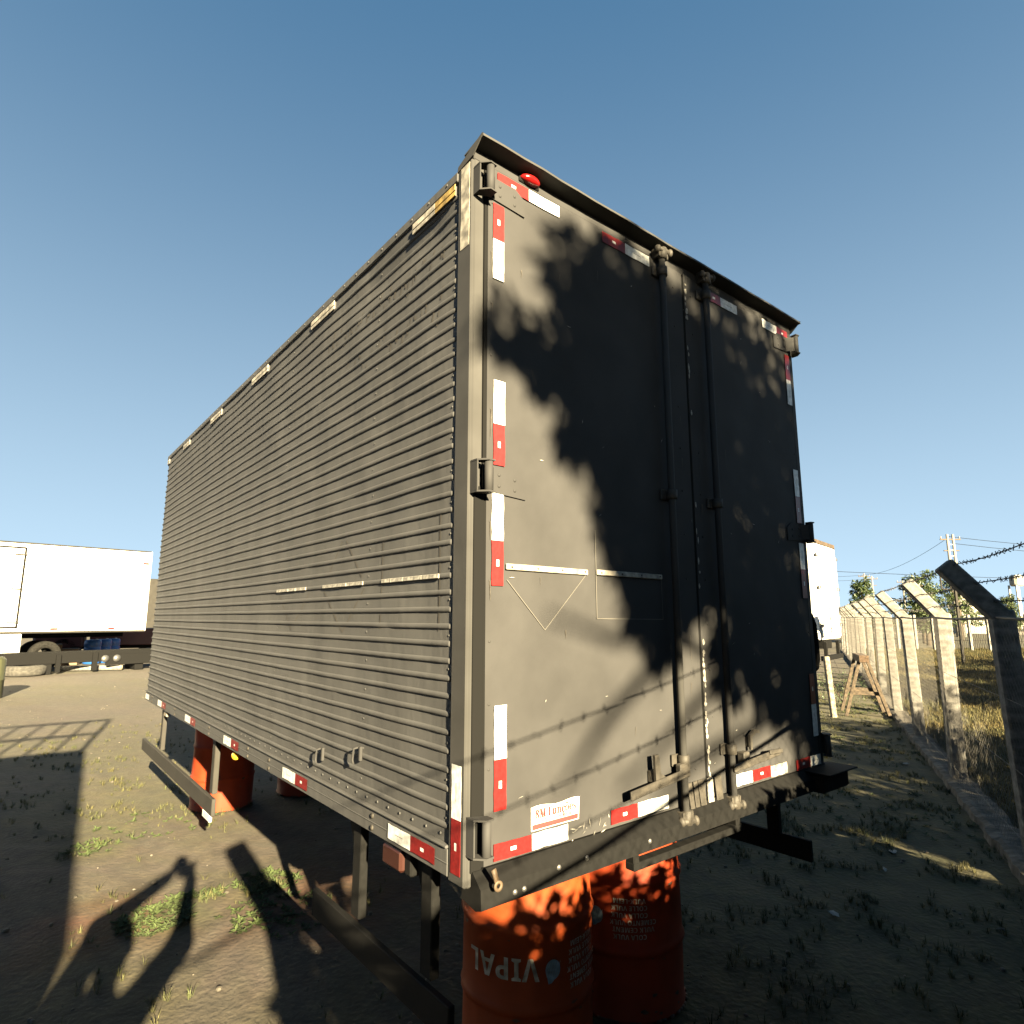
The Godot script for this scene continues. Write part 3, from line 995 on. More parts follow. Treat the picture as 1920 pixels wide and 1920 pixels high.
	for x in [0.80, 1.53]:
		st = begin()
		cbox(st, Vector3(x, 0.895, 0.018), Vector3(0.035, 0.070, 0.046), 0.004)
		obj("bar_bracket", st, M.black_steel, sb)
	st = begin()
	cbox(st, Vector3(2.40, 0.965, 0.05), Vector3(0.30, 0.10, 0.12), 0.01)
	cbox(st, Vector3(2.40, 1.018, 0.07), Vector3(0.34, 0.008, 0.17), 0.003)
	obj("corner_step", st, M.black_steel, B)
	# bent pipe at the right corner
	st = begin(true)
	tube(st, [Vector3(W, 1.88, -0.03), Vector3(W + 0.04, 1.86, -0.03), Vector3(W + 0.075, 1.80, -0.03), Vector3(W + 0.085, 1.70, -0.03), Vector3(W + 0.085, 1.60, -0.03), Vector3(W + 0.06, 1.55, -0.03), Vector3(W, 1.53, -0.03)], 0.014, 10)
	obj("grab_pipe", st, M.black_steel, B)
	# --- underframe
	for x in [0.72, 1.42]:
		st = begin()
		cbox(st, Vector3(x, 0.935, -L / 2), Vector3(0.08, 0.11, L - 0.1), 0.004)
		obj("long_beam", st, M.black_steel, B)
	for i in 12:
		st = begin()
		box(st, Vector3(W / 2, 1.012, -0.15 - i * 0.515), Vector3(W - 0.16, 0.042, 0.05))
		obj("cross_member", st, M.black_steel, B)
	# --- side guards
	for s in [0, 1]:
		var gx := 0.022 if s == 0 else W - 0.022
		for q in [[3.13, 6.02, [3.30, 5.24]], [0.10, 1.27, [0.30, 0.88]]]:
			var G := sub("side_guard", B)
			st = begin()
			cbox(st, Vector3(gx, 0.528, -(q[0] + q[1]) / 2), Vector3(0.028, 0.115, q[1] - q[0]), 0.004)
			obj("guard_bar", st, M.guard_steel if q[0] > 1.0 else M.black_steel, G)
			for a in q[2]:
				st = begin()
				cbox(st, Vector3(gx + (0.035 if s == 0 else -0.035), 0.79, -a), Vector3(0.038, 0.41, 0.075), 0.004)
				prism(st, PackedVector2Array([Vector2(0, 0.99), Vector2(0.0, 0.80), Vector2(0.10, 0.99)]), Vector3(gx + (0.03 if s == 0 else -0.04), 0, -a - 0.03), Vector3(0, 0, -1), Vector3.UP, Vector3(0.008, 0, 0))
				obj("guard_upright", st, M.guard_steel if q[0] > 1.0 else M.black_steel, G)
	# a small white reflector hung under the front guard, as in the picture
	st = begin()
	cbox(st, Vector3(0.02, 0.445, -3.28), Vector3(0.02, 0.05, 0.20), 0.004)
	obj("guard_reflector", st, M.tape_white, B)
	# side marker lamps
	st = begin()
	cbox(st, Vector3(0.030, 0.930, -0.515), Vector3(0.05, 0.078, 0.150), 0.010)
	obj("side_lamp", st, M.lamp_amber, B)
	st = begin()
	cbox(st, Vector3(0.055, 0.930, -0.42), Vector3(0.06, 0.088, 0.05), 0.006)
	obj("side_lamp_bracket", st, M.black_steel, B)
	st = begin(true)
	ball(st, Vector3(0.03, 0.940, -2.73), Vector3(0.022, 0.026, 0.055), 12, 7)
	obj("side_lamp", st, M.lamp_yellow, B)
	st = begin()
	cbox(st, Vector3(0.03, 0.955, -5.02), Vector3(0.03, 0.06, 0.12), 0.004)
	obj("wood_chock", st, M.pale_wood, B)
	# tie-down hooks on the lower side
	for q in [[1.205, 1.195], [0.800, 1.262]]:
		var K := sub("tie_hook", B)
		st = begin(true)
		tube(st, [Vector3(-0.006, q[1] + 0.034, -q[0]), Vector3(-0.030, q[1] + 0.03, -q[0] - 0.004), Vector3(-0.03, q[1] + 0.008, -q[0] - 0.012), Vector3(-0.03, q[1] - 0.018, -q[0] - 0.016), Vector3(-0.028, q[1] - 0.034, -q[0] - 0.01)], 0.005, 8)
		obj("hook", st, M.door_paint, K)
		st = begin()
		cbox(st, Vector3(-0.010, q[1] + 0.01, -q[0] + 0.018), Vector3(0.014, 0.06, 0.016), 0.003)
		obj("hook_plate", st, M.door_paint, K)
# ------------------------------------------------------------------ drums
func wrap_text(src: ArrayMesh, r: float, ang: float, y: float, flip: bool) -> ArrayMesh:
	# bends flat lettering round a drum of radius r; ang is measured from the drum's own +z axis
	var out := ArrayMesh.new()
	for i in src.get_surface_count():
		var arr := src.surface_get_arrays(i)
		var v: PackedVector3Array = arr[Mesh.ARRAY_VERTEX]
		var idx: PackedInt32Array = arr[Mesh.ARRAY_INDEX]
		var st := begin()
		for k in range(0, idx.size(), 3):
			var p := []
			var cz := Vector3.ZERO
			for e in 3:
				var q := v[idx[k + e]]
				if q.z < 0.0:
					break
				var x := -q.x if flip else q.x
				var yy := -q.y if flip else q.y
				var a := ang + x / r
				p.append(Vector3(sin(a) * (r + 0.0075), y + yy, cos(a) * (r + 0.0075)))
				cz += Vector3(sin(a), 0, cos(a))
			if p.size() == 3:
				tri(st, p[0], p[1], p[2], cz)
		st.generate_normals()
		st.commit(out)
	return out

func drum_shell() -> Array:
	var r := 0.286
	var prof := [Vector2(0.0, 0.018), Vector2(r - 0.012, 0.018), Vector2(r - 0.010, 0.002), Vector2(r + 0.006, 0.0), Vector2(r + 0.007, 0.014), Vector2(r, 0.020), Vector2(r, 0.26)]
	for h in [0.293, 0.587]:
		for k in 7:
			var t := k / 6.0
			prof.append(Vector2(r + 0.010 * sin(PI * t), h - 0.024 + 0.048 * t))
	prof.append_array([Vector2(r, 0.70), Vector2(r - 0.0025, 0.72), Vector2(r, 0.74), Vector2(r, 0.86), Vector2(r + 0.007, 0.866), Vector2(r + 0.006, 0.880), Vector2(r - 0.010, 0.878), Vector2(r - 0.012, 0.862), Vector2(0.0, 0.862)])
	return prof

func make_drum(label: String, pos: Vector3, turn: float, printed: bool) -> Node3D:
	var D := thing("steel_drum", label, "drum", pos, turn, "orange drums under the cargo box")
	var st := begin(true)
	var prof := drum_shell()
	var sg := 72
	var sd := pos.x * 7.0
	var pt := func(i: int, k: int) -> Vector3:
		var p: Vector2 = prof[i]
		var a := TAU * (k % sg) / sg
		var r := p.x
		if p.y > 0.03 and p.y < 0.85 and p.x > 0.2:
			r += noise_b.get_noise_3d(cos(a) * 1.6 + sd, p.y * 3.2, sin(a) * 1.6) * 0.010 - 0.008 * maxf(0.0, noise_a.get_noise_3d(cos(a) * 2.6 + sd, p.y * 5.0, sin(a) * 2.6 + 4.0))
		return Vector3(cos(a) * r, p.y, sin(a) * r)
	for i in prof.size() - 1:
		for k in sg:
			var e: Vector2 = prof[i + 1] - prof[i]
			var am := TAU * (k + 0.5) / sg
			var nn := Vector3(cos(am) * e.y, -e.x, sin(am) * e.y)
			if prof[i].x > 0.01:
				tri(st, pt.call(i, k), pt.call(i, k + 1), pt.call(i + 1, k + 1), nn)
			if prof[i + 1].x > 0.01:
				tri(st, pt.call(i, k), pt.call(i + 1, k + 1), pt.call(i + 1, k), nn)
	obj("shell", st, M.drum_bright if pos.z > -3.2 else M.drum_orange, D)
	for y in [0.007, 0.873]:
		st = begin(true)
		for k in sg:
			if noise_a.get_noise_2d(k * 0.35 + sd, y * 50.0) < -0.12:
				continue
			var q := []
			for e in 3:
				var a := TAU * (k + e * 0.5) / sg
				q.append(Vector3(cos(a) * 0.2955, y, sin(a) * 0.2955))
			tube(st, q, 0.0062, 6, true)
		var rr := obj("rusty_rim", st, M.rust, D)
		rr.set_meta("kind", "stuff")
	st = begin(true)
	tube(st, [Vector3(0.15, 0.860, 0.05), Vector3(0.15, 0.868, 0.05)], 0.03, 14)
	obj("bung", st, M.galvanised, D)
	st = begin()
	for k in 46:
		var a0 := rng.randf() * TAU
		var y0: float = [rng.randf_range(0.03, 0.12), 0.29 + rng.randfn() * 0.02, 0.585 + rng.randfn() * 0.02, rng.randf_range(0.76, 0.85), rng.randf_range(0.1, 0.8)][k % 5]
		var rs := rng.randf_range(0.003, 0.013)
		var ring := []
		for e in 8:
			var t := TAU * e / 8
			var q := Vector2(cos(t), sin(t)) * rs * rng.randf_range(0.5, 1.3) * Vector2(1.5, 0.8)
			var a := a0 + q.x / 0.286
			var lift := 0.297 if absf(y0 + q.y - 0.293) < 0.03 or absf(y0 + q.y - 0.587) < 0.03 else 0.2915
			ring.append(Vector3(sin(a) * lift, y0 + q.y, cos(a) * lift))
		var nn := Vector3(sin(a0), 0, cos(a0))
		for e in range(1, 7):
			tri(st, ring[0], ring[e], ring[e + 1], nn)
	var rsp := obj("rust_spots", st, M.rust, D)
	rsp.set_meta("kind", "stuff")
	if printed:
		var r := 0.286
		obj("lettering", wrap_text(text_arrays("VIPAL", 0.082, 0.002), r, deg_to_rad(-22.0), 0.452, true), M.drum_text, D)
		var k := 0
		for t in ["COLA VULK", "VULK CEMENT", "CEMENTO VULK", "COLLA VULK", "COLLE VULK", "VULK-LEIM"]:
			obj("lettering", wrap_text(text_arrays(t, 0.021, 0.002), r, deg_to_rad(56.0) + (0.0 if t.length() > 10 else -0.06), 0.368 + k * 0.031, true), M.drum_text, D)
			k += 1
		# leaf-like globe emblem, point downwards to the left
		st = begin()
		var n := 22
		var ring := []
		for i in n:
			var a := TAU * i / n
			var rr := 0.037 * (1.0 + 0.55 * exp(-pow(wrapf(a - 4.35, -PI, PI) / 0.30, 2.0)))
			ring.append(Vector2(cos(a) * rr * 0.86, sin(a) * rr))
		var em := func(p: Vector2, lift: float) -> Vector3:
			var a := deg_to_rad(21.0) + p.x / r
			return Vector3(sin(a) * (r + lift), 0.446 + p.y, cos(a) * (r + lift))
		for i in n:
			tri(st, em.call(Vector2.ZERO, 0.0075), em.call(ring[i], 0.0075), em.call(ring[(i + 1) % n], 0.0075), em.call(Vector2.ZERO, 1.0) - em.call(Vector2.ZERO, 0.0))
		obj("emblem", st, M.drum_logo, D)
		st = begin()
		for q in 5:
			var x0 := -0.022 + q * 0.011
			var pa: Vector3 = em.call(Vector2(x0 - 0.006, -0.026), 0.0082)
			var pb: Vector3 = em.call(Vector2(x0 + 0.010, 0.026), 0.0082)
			var up := Vector3(0, 0.0035, 0)
			quad(st, pa, pb, pb + up, pa + up, em.call(Vector2.ZERO, 1.0) - em.call(Vector2.ZERO, 0.0))
		obj("emblem_lines", st, M.drum_text, D)
	return D

func make_drums() -> void:
	# turn so that the drum's +z axis faces the viewpoint, then by its own print angle
	var p1 := Vector3(0.067, 0, -3.06)
	var p2 := Vector3(0.575, 0, -3.50)
	make_drum("orange drum with upside down white lettering, nearest, under the rear left corner", p1, atan2(-p1.x, -p1.z), true)
	make_drum("orange drum with upside down lettering, behind and right of the nearest drum", p2, atan2(-p2.x, -p2.z) - deg_to_rad(47.0), true)
	make_drum("orange drum behind the front side guard, under the front of the box", Vector3(-2.918, 0, -6.63), 1.0, false)
	var f2 := TRUCK_AT + Vector3(cos(TRUCK_YAW), 0, -sin(TRUCK_YAW)) * 1.48 + Vector3(-sin(TRUCK_YAW), 0, -cos(TRUCK_YAW)) * 5.2
	make_drum("orange drum in deep shade under the front right of the box", f2, 2.0, false)

# ------------------------------------------------------------------ fence
func make_fence() -> void:
	var F := thing("concrete_fence", "concrete post fence with angled arms, chain link mesh and barbed wire", "fence", at(fence_x(0.0), 0, 0.0))
	var o := F.position
	var dirv := at(0.48, 0, 1.0).normalized()
	var out := Vector3.UP.cross(dirv).normalized()   # towards the yard (left of the line)
	if out.x > 0:
		out = -out
	var fs := [-3.55, -0.90, 2.24]
	for i in 13:
		fs.append(4.82 + i * 2.58)
	# post meshes, a few variants
	var arm_dir := (out * 0.47 + Vector3.UP * 0.60).normalized()
	var bs := Basis(dirv, Vector3.UP, dirv.cross(Vector3.UP))
	for i in fs.size():
		var f: float = fs[i]
		var base := at(fence_x(f), 0, f) - o
		var lean := rng.randf_range(-0.02, 0.02)
		var tilt := Basis(dirv, lean) * Basis(Vector3.UP, rng.randf_range(-0.12, 0.12)) * Basis(out, rng.randf_range(-0.018, 0.018))
		base.y -= rng.randf_range(0.0, 0.035)
		var P := sub("post", F, base, tilt)
		var st := begin()
		cbox(st, Vector3(0, 0.93, 0), Vector3(0.150, 1.96, 0.150), 0.014, bs)
		obj("shaft", st, M.concrete, P)
		st = begin()
		var ab := Basis(dirv, arm_dir, dirv.cross(arm_dir))
		cbox(st, Vector3(0, 1.85, 0) + arm_dir * 0.25, Vector3(0.146, 0.58, 0.135), 0.012, ab)
		obj("arm", st, M.concrete, P)
	# strands of barbed wire along the arms, one below the other
	for w in [[0.50, 0.0], [0.31, 0.0], [0.13, 0.0]]:
		var st := begin()
		for i in fs.size() - 1:
			var a = at(fence_x(fs[i]), 1.87, fs[i]) - o + arm_dir * w[0]
			var b = at(fence_x(fs[i + 1]), 1.87, fs[i + 1]) - o + arm_dir * w[0]
			var sag := rng.randf_range(0.015, 0.045)
			var pts := []
			var n := 14
			for k in n + 1:
				var t := float(k) / n
				pts.append(a.lerp(b, t) + Vector3(0, -sag * 4.0 * t * (1.0 - t), 0))
			tube(st, pts, 0.0038, 4, false)
			var nb := 23
			for k in nb:
				var t := (k + 0.5) / nb
				var p = a.lerp(b, t) + Vector3(0, -sag * 4.0 * t * (1.0 - t), 0)
				for e in 2:
					var d := (Vector3.UP * rng.randf_range(-1, 1) + out * rng.randf_range(-1, 1) + dirv * rng.randf_range(-0.5, 0.5)).normalized() * 0.020
					tube(st, [p - d, p + d], 0.0030, 3, false)
		obj("barbed_wire", st, M.wire, F)
	# top cable and lower straining wires
	for h in [[1.85, 0.012], [1.25, 0.0022], [0.75, 0.0022], [0.25, 0.0022]]:
		var st := begin(true)
		var pts := []
		for i in fs.size() - 1:
			for k in 6:
				var t := k / 6.0
				var f: float = lerpf(fs[i], fs[i + 1], t)
				pts.append(at(fence_x(f), h[0] - (0.018 if h[0] > 1.7 else 0.004) * 4.0 * t * (1 - t), f) - o + out * 0.086)
		tube(st, pts, h[1], 6, true)
		obj("straining_wire", st, M.wire, F)
	# chain link, one panel per bay, on the yard face of the posts
	for i in fs.size() - 1:
		if fs[i] > 26.0:
			break
		var st := begin()
		var f0: float = fs[i]
		var f1: float = fs[i + 1]
		var A := at(fence_x(f0), 0.10, f0) - o + out * 0.082
		var Bv := at(fence_x(f1), 0.10, f1) - o + out * 0.082
		var Lb := (Bv - A).length()
		var Hh := 1.74
		var pitch := 0.085 if f0 < 12.0 else 0.13
		var wr := 0.0013 if f0 < 12.0 else 0.0017
		var s := -Hh
		while s < Lb:
			for dg in [1.0, -1.0]:
				var s0 := s if dg > 0 else s + Hh
				var s1 = s0 + dg * Hh
				var y0 := 0.0
				var y1 := Hh
				# clip to the bay
				var lo := minf(s0, s1)
				var hi := maxf(s0, s1)
				var c0 := maxf(lo, 0.0)
				var c1 := minf(hi, Lb)
				if c1 - c0 < 0.02:
					continue
				var ya: float = (c0 - lo) / Hh * Hh
				var yb: float = (c1 - lo) / Hh * Hh
				if dg < 0:
					ya = Hh - ya
					yb = Hh - yb
				var p := A + dirv * c0 + Vector3(0, ya, 0)
				var q := A + dirv * c1 + Vector3(0, yb, 0)
				tube(st, [p, q], wr, 3, false)
			s += pitch
		var m := obj("chain_link", st, M.wire, F)
		m.set_meta("kind", "stuff")
	# low concrete kerb beam under the mesh, rough and broken
	for i in fs.size() - 1:
		var st := begin()
		var n := 44
		var prev := []
		for k in n + 1:
			var f: float = lerpf(fs[i], fs[i + 1], float(k) / n)
			var c := at(fence_x(f), 0, f) - o
			var jn := noise_a.get_noise_2d(f * 2.0, 9.0) + 0.25 * noise_a.get_noise_2d(f * 7.0, 49.0)
			var jm := noise_a.get_noise_2d(f * 3.0, 29.0) + 0.22 * noise_a.get_noise_2d(f * 8.0, 69.0)
			var hh := 0.075 + jn * 0.022
			var ring := [c + out * (0.16 + jm * 0.03) + Vector3(0, -0.06, 0), c + out * (0.14 + jm * 0.03) + Vector3(0, hh * 0.8, 0), c + out * (0.09 + jn * 0.03) + Vector3(0, hh, 0), c - out * (0.10 + jm * 0.03) + Vector3(0, hh + jm * 0.02, 0), c - out * 0.15 + Vector3(0, -0.06, 0)]
			if k > 0:
				for e in 4:
					var nrm: Vector3 = [out, out + Vector3.UP, Vector3.UP, -out][e]
					quad(st, prev[e], prev[e + 1], ring[e + 1], ring[e], nrm)
			prev = ring
		obj("kerb_beam", st, M.kerb, F)

# ------------------------------------------------------------------ left yard
func wheel_mesh(r: float, w: float) -> ArrayMesh:
	var st := begin(true)
	lathe(st, [Vector2(r * 0.55, -w / 2), Vector2(r * 0.93, -w / 2), Vector2(r, -w * 0.36), Vector2(r, w * 0.36), Vector2(r * 0.93, w / 2), Vector2(r * 0.55, w / 2), Vector2(r * 0.52, w * 0.3), Vector2(r * 0.52, -w * 0.3), Vector2(r * 0.55, -w / 2)], 32)
	return mesh_of(st)

func make_left_yard() -> void:
	# white box trailer, its long side facing the viewer
	var az := deg_to_rad(40.0)
	var u := at(sin(az), 0, cos(az))
	var T := thing("box_trailer", "long white box trailer with a framed side door, at the far left", "trailer", at(-14.25, 0, 24.6))
	var bs := Basis(u, Vector3.UP, u.cross(Vector3.UP))   # local x along the side (negative = left), local z towards the viewer
	if bs.z.z < 0:
		bs = Basis(-u, Vector3.UP, (-u).cross(Vector3.UP))
	T.basis = bs
	var sgn := 1.0 if bs.x.dot(u) > 0 else -1.0
	var Lt := 13.0
	var st := begin()
	cbox(st, Vector3(-sgn * Lt / 2, 2.86, -1.28), Vector3(Lt, 3.10, 2.56), 0.03)
	obj("body", st, M.white_paint, T)
	st = begin()
	cbox(st, Vector3(-sgn * Lt / 2, 4.39, 0.01), Vector3(Lt - 0.1, 0.05, 0.03), 0.008)
	cbox(st, Vector3(-sgn * Lt / 2, 1.33, 0.01), Vector3(Lt - 0.1, 0.07, 0.04), 0.008)
	obj("edge_rails", st, M.grey_panel, T)
	# side door: frame lines and hinges
	var dx := -sgn * 4.07
	var D := sub("side_door", T)
	st = begin()
	cbox(st, Vector3(dx - sgn * 0.9, 2.86, 0.004), Vector3(1.76, 2.66, 0.03), 0.01)
	obj("door_leaf", st, M.white_paint, D)
	st = begin()
	for q in [[dx, 2.86, 0.06, 2.76], [dx - sgn * 0.9, 4.22, 1.8, 0.06], [dx - sgn * 0.9, 1.50, 1.8, 0.06]]:
		cbox(st, Vector3(q[0], q[1], 0.012), Vector3(q[2], q[3], 0.035), 0.006)
	obj("door_frame", st, M.black_steel, D)
	for y in [3.98, 2.80, 1.66]:
		st = begin()
		cbox(st, Vector3(dx - sgn * 0.12, y, 0.035), Vector3(0.32, 0.05, 0.03), 0.006)
		obj("door_hinge", st, M.grey_panel, D)
	for q in [[-sgn * 0.22, 3.92], [-sgn * 6.0, 1.42], [-sgn * 8.0, 1.42], [-sgn * 3.0, 1.44], [-sgn * 1.2, 1.44]]:
		st = begin()
		cbox(st, Vector3(q[0], q[1], 0.02), Vector3(0.22, 0.07, 0.03), 0.01)
		obj("side_marker", st, M.tape_red, T)
	# underslung white locker and running gear
	st = begin()
	cbox(st, Vector3(-sgn * 6.98, 0.93, -0.25), Vector3(6.2, 0.70, 0.5), 0.02)
	obj("locker", st, M.white_paint, T)
	for x in [-3.0, -9.6]:
		for z in [-0.75, -2.0]:
			var w := obj("wheel", wheel_mesh(0.50, 0.3), M.tyre, T)
			w.position = Vector3(sgn * x, 0.50, z)
			w.rotation = Vector3(PI / 2, 0, 0)
	st = begin()
	cbox(st, Vector3(-sgn * 5.0, 1.22, -0.9), Vector3(9.0, 0.22, 0.12), 0.01)
	cbox(st, Vector3(-sgn * 5.0, 1.22, -1.7), Vector3(9.0, 0.22, 0.12), 0.01)
	obj("chassis_beam", st, M.black_steel, T)
	for x in [-3.0, -9.6]:
		st = begin(true)
		tube(st, [Vector3(sgn * x, 0.5, -0.3), Vector3(sgn * x, 0.5, -2.25)], 0.07, 10)
		obj("axle", st, M.black_steel, T)
	# bare black truck chassis in front of the trailer
	var n := bs.z
	var K := thing("truck_chassis", "bare black truck chassis frame lying in front of the white trailer", "chassis", at(-14.25, 0, 24.6) + n * 1.7)
	K.basis = bs
	for z in [0.0, -0.85]:
		st = begin()
		cbox(st, Vector3(-sgn * 4.2, 0.52, z), Vector3(8.8, 0.36, 0.08), 0.01)
		obj("frame_rail", st, M.black_steel, K)
	for i in 6:
		st = begin()
		cbox(st, Vector3(-sgn * (0.3 + i * 1.5), 0.52, -0.425), Vector3(0.10, 0.18, 0.77), 0.01)
		obj("cross_tube", st, M.black_steel, K)
	st = begin()
	cbox(st, Vector3(-sgn * 0.7, 0.40, 0.14), Vector3(2.3, 0.36, 0.05), 0.01)
	obj("rear_bumper", st, M.black_steel, K)
	st = begin()
	cbox(st, Vector3(-sgn * 2.15, 0.36, 0.06), Vector3(0.16, 0.62, 0.10), 0.01)
	cbox(st, Vector3(-sgn * 3.2, 0.34, 0.06), Vector3(0.14, 0.58, 0.10), 0.01)
	obj("bumper_bracket", st, M.black_steel, K)
	for x in [-1.88, -1.52]:
		st = begin(true)
		tube(st, [Vector3(sgn * x, 0.44, 0.165), Vector3(sgn * x, 0.44, 0.20)], 0.12, 18)
		obj("round_reflector", st, M.galvanised, K)
	# concrete blocks the frame rests on
	for x in [-0.75, -3.5, -7.6]:
		st = begin()
		cbox(st, Vector3(sgn * x, 0.17, -0.42), Vector3(0.28, 0.34, 1.0), 0.02)
		obj("support_block", st, M.black_steel, K)
	# tyre lying flat
	st = begin(true)
	lathe(st, [Vector2(0.30, 0.02), Vector2(0.48, 0.0), Vector2(0.575, 0.05), Vector2(0.585, 0.16), Vector2(0.575, 0.28), Vector2(0.48, 0.33), Vector2(0.30, 0.31), Vector2(0.27, 0.25), Vector2(0.27, 0.08), Vector2(0.30, 0.02)], 40)
	var ty := obj("old_tyre", st, M.dusty_tyre, self, at(-15.65, 0.0, 20.5))
	tag(ty, "dusty grey tyre lying flat on the dirt at the far left", "tyre")
	# pale pipe on the ground
	var pp := thing("pale_pipe", "pale pipe lying on the dirt below the black chassis", "pipe", at(-14.55, 0, 22.2))
	st = begin(true)
	tube(st, [at(-1.05, 0.10, -0.2), at(0.75, 0.10, 0.3)], 0.09, 14)
	obj("pipe_barrel", st, M.concrete, pp)
	for q in [[-1.05, -0.2], [0.75, 0.3]]:
		st = begin(true)
		tube(st, [at(q[0] - 0.03, 0.12, q[1] - 0.03), at(q[0] + 0.03, 0.12, q[1] + 0.03)], 0.115, 14)
		obj("pipe_collar", st, M.pale_wood, pp)
	# blue plastic drums behind the chassis
	var bd: Node3D = null
	var i := 0
	for q in [[-16.9, 25.6, "blue plastic drum behind the chassis, leftmost of three"], [-16.9, 26.25, "blue plastic drum behind the chassis, middle of three"], [-16.95, 26.9, "blue plastic drum behind the chassis, rightmost of three"]]:
		if bd == null:
			bd = thing("plastic_drum", q[2], "drum", at(q[0], 0, q[1]), 0.0, "blue plastic drums")
			st = begin(true)
			lathe(st, [Vector2(0, 0.0), Vector2(0.27, 0.0), Vector2(0.30, 0.04), Vector2(0.30, 0.27), Vector2(0.285, 0.29), Vector2(0.285, 0.33), Vector2(0.30, 0.35), Vector2(0.30, 0.62), Vector2(0.285, 0.64), Vector2(0.285, 0.68), Vector2(0.30, 0.70), Vector2(0.30, 0.88), Vector2(0.26, 0.95), Vector2(0.0, 0.95)], 28)
			obj("drum_body", st, M.blue_plastic, bd)
			st = begin(true)
			tube(st, [Vector3(0.14, 0.95, 0), Vector3(0.14, 0.985, 0)], 0.04, 12)
			obj("screw_cap", st, M.white_paint, bd)
		else:
			copy_thing(bd, q[2], at(q[0], 0, q[1]))
		i += 1
	# cardboard and crates under the trailer
	for q in [[-17.5, 25.2, 0.62, 0.62, 0.4, "brown carton beside the blue drums under the trailer"], [-17.9, 24.9, 0.4, 0.8, 0.7, "taller brown carton left of the blue drums"]]:
		var c := thing("carton", q[5], "carton", at(q[0], 0, q[1]), q[4])
		st = begin()
		cbox(st, Vector3(0, q[3] / 2, 0), Vector3(q[2], q[3], 0.5), 0.008)
		obj("carton_body", st, M.cardboard, c)
		st = begin()
		cbox(st, Vector3(0, q[3] + 0.006, 0.12), Vector3(q[2] * 0.98, 0.008, 0.24), 0.002, Basis(Vector3.RIGHT, 0.12))
		obj("carton_flap", st, M.cardboard, c)
	# maroon lorry parked behind the trailer
	var R := thing("maroon_truck", "maroon flatbed truck parked behind the white trailer", "truck", at(-15.2, 0, 31.0), 0.55)
	st = begin()
	cbox(st, Vector3(0, 0.98, 0), Vector3(9.0, 0.72, 2.3), 0.02)
	obj("bed", st, M.maroon, R)
	st = begin()
	cbox(st, Vector3(-5.6, 1.6, 0), Vector3(1.8, 2.2, 2.3), 0.10)
	obj("cab", st, M.maroon, R)
	for x in [-5.4, 1.8, 3.1]:
		for z in [-1.0, 1.0]:
			var w := obj("wheel", wheel_mesh(0.48, 0.3), M.tyre, R)
			w.position = Vector3(x, 0.48, z)
			w.rotation = Vector3(PI / 2, 0, 0)
	st = begin()
	cbox(st, Vector3(-1.0, 0.55, 0), Vector3(10.0, 0.2, 0.8), 0.01)
	obj("chassis", st, M.black_steel, R)
	# grey cargo box far behind, just showing between trailer and the big box
	var gb := thing("grey_box_body", "plain grey box body standing behind the white trailer's right end", "cargo box", at(-21.3, 0, 38.0), 0.65)
	st = begin()
	cbox(st, Vector3(0, 2.60, 0), Vector3(2.5, 2.7, 7.0), 0.03)
	obj("body", st, M.grey_panel, gb)
	st = begin()
	for x in [-0.6, 0.6]:
		cbox(st, Vector3(x, 2.60, 3.51), Vector3(0.05, 2.6, 0.04), 0.01)
	obj("lock_bars", st, M.galvanised, gb)
	for x in [-1.0, 1.0]:
		for z in [-2.6, 2.4]:
			var w := obj("wheel", wheel_mesh(0.48, 0.3), M.tyre, gb)
			w.position = Vector3(x, 0.48, z)
			w.rotation = Vector3(0, 0, PI / 2)
	st = begin()
	cbox(st, Vector3(0, 1.12, 0), Vector3(0.9, 0.26, 6.8), 0.01)
	cbox(st, Vector3(0, 0.48, -2.6), Vector3(1.9, 0.1, 0.1), 0.01)
	cbox(st, Vector3(0, 0.48, 2.4), Vector3(1.9, 0.1, 0.1), 0.01)
	cbox(st, Vector3(0, 0.8, -2.6), Vector3(0.7, 0.6, 0.2), 0.01)
	cbox(st, Vector3(0, 0.8, 2.4), Vector3(0.7, 0.6, 0.2), 0.01)
	obj("underframe", st, M.black_steel, gb)
	# olive green tank cut by the left edge of the picture
	var gt := thing("green_tank", "olive green steel tank cut off by the left picture edge", "tank", at(-12.22, 0, 14.75))
	st = begin(true)
	lathe(st, [Vector2(0, 0.0), Vector2(0.40, 0.0), Vector2(0.42, 0.03), Vector2(0.42, 0.40), Vector2(0.435, 0.42), Vector2(0.42, 0.44), Vector2(0.42, 0.86), Vector2(0.36, 0.93), Vector2(0.12, 0.95), Vector2(0.12, 1.0), Vector2(0, 1.0)], 32)
	obj("tank_shell", st, M.green_tank, gt)
	st = begin(true)
	tube(st, [Vector3(-0.16, 0.94, 0), Vector3(-0.16, 1.06, 0), Vector3(0.16, 1.06, 0), Vector3(0.16, 0.94, 0)], 0.015, 8)
	obj("tank_handle", st, M.black_steel, gt)

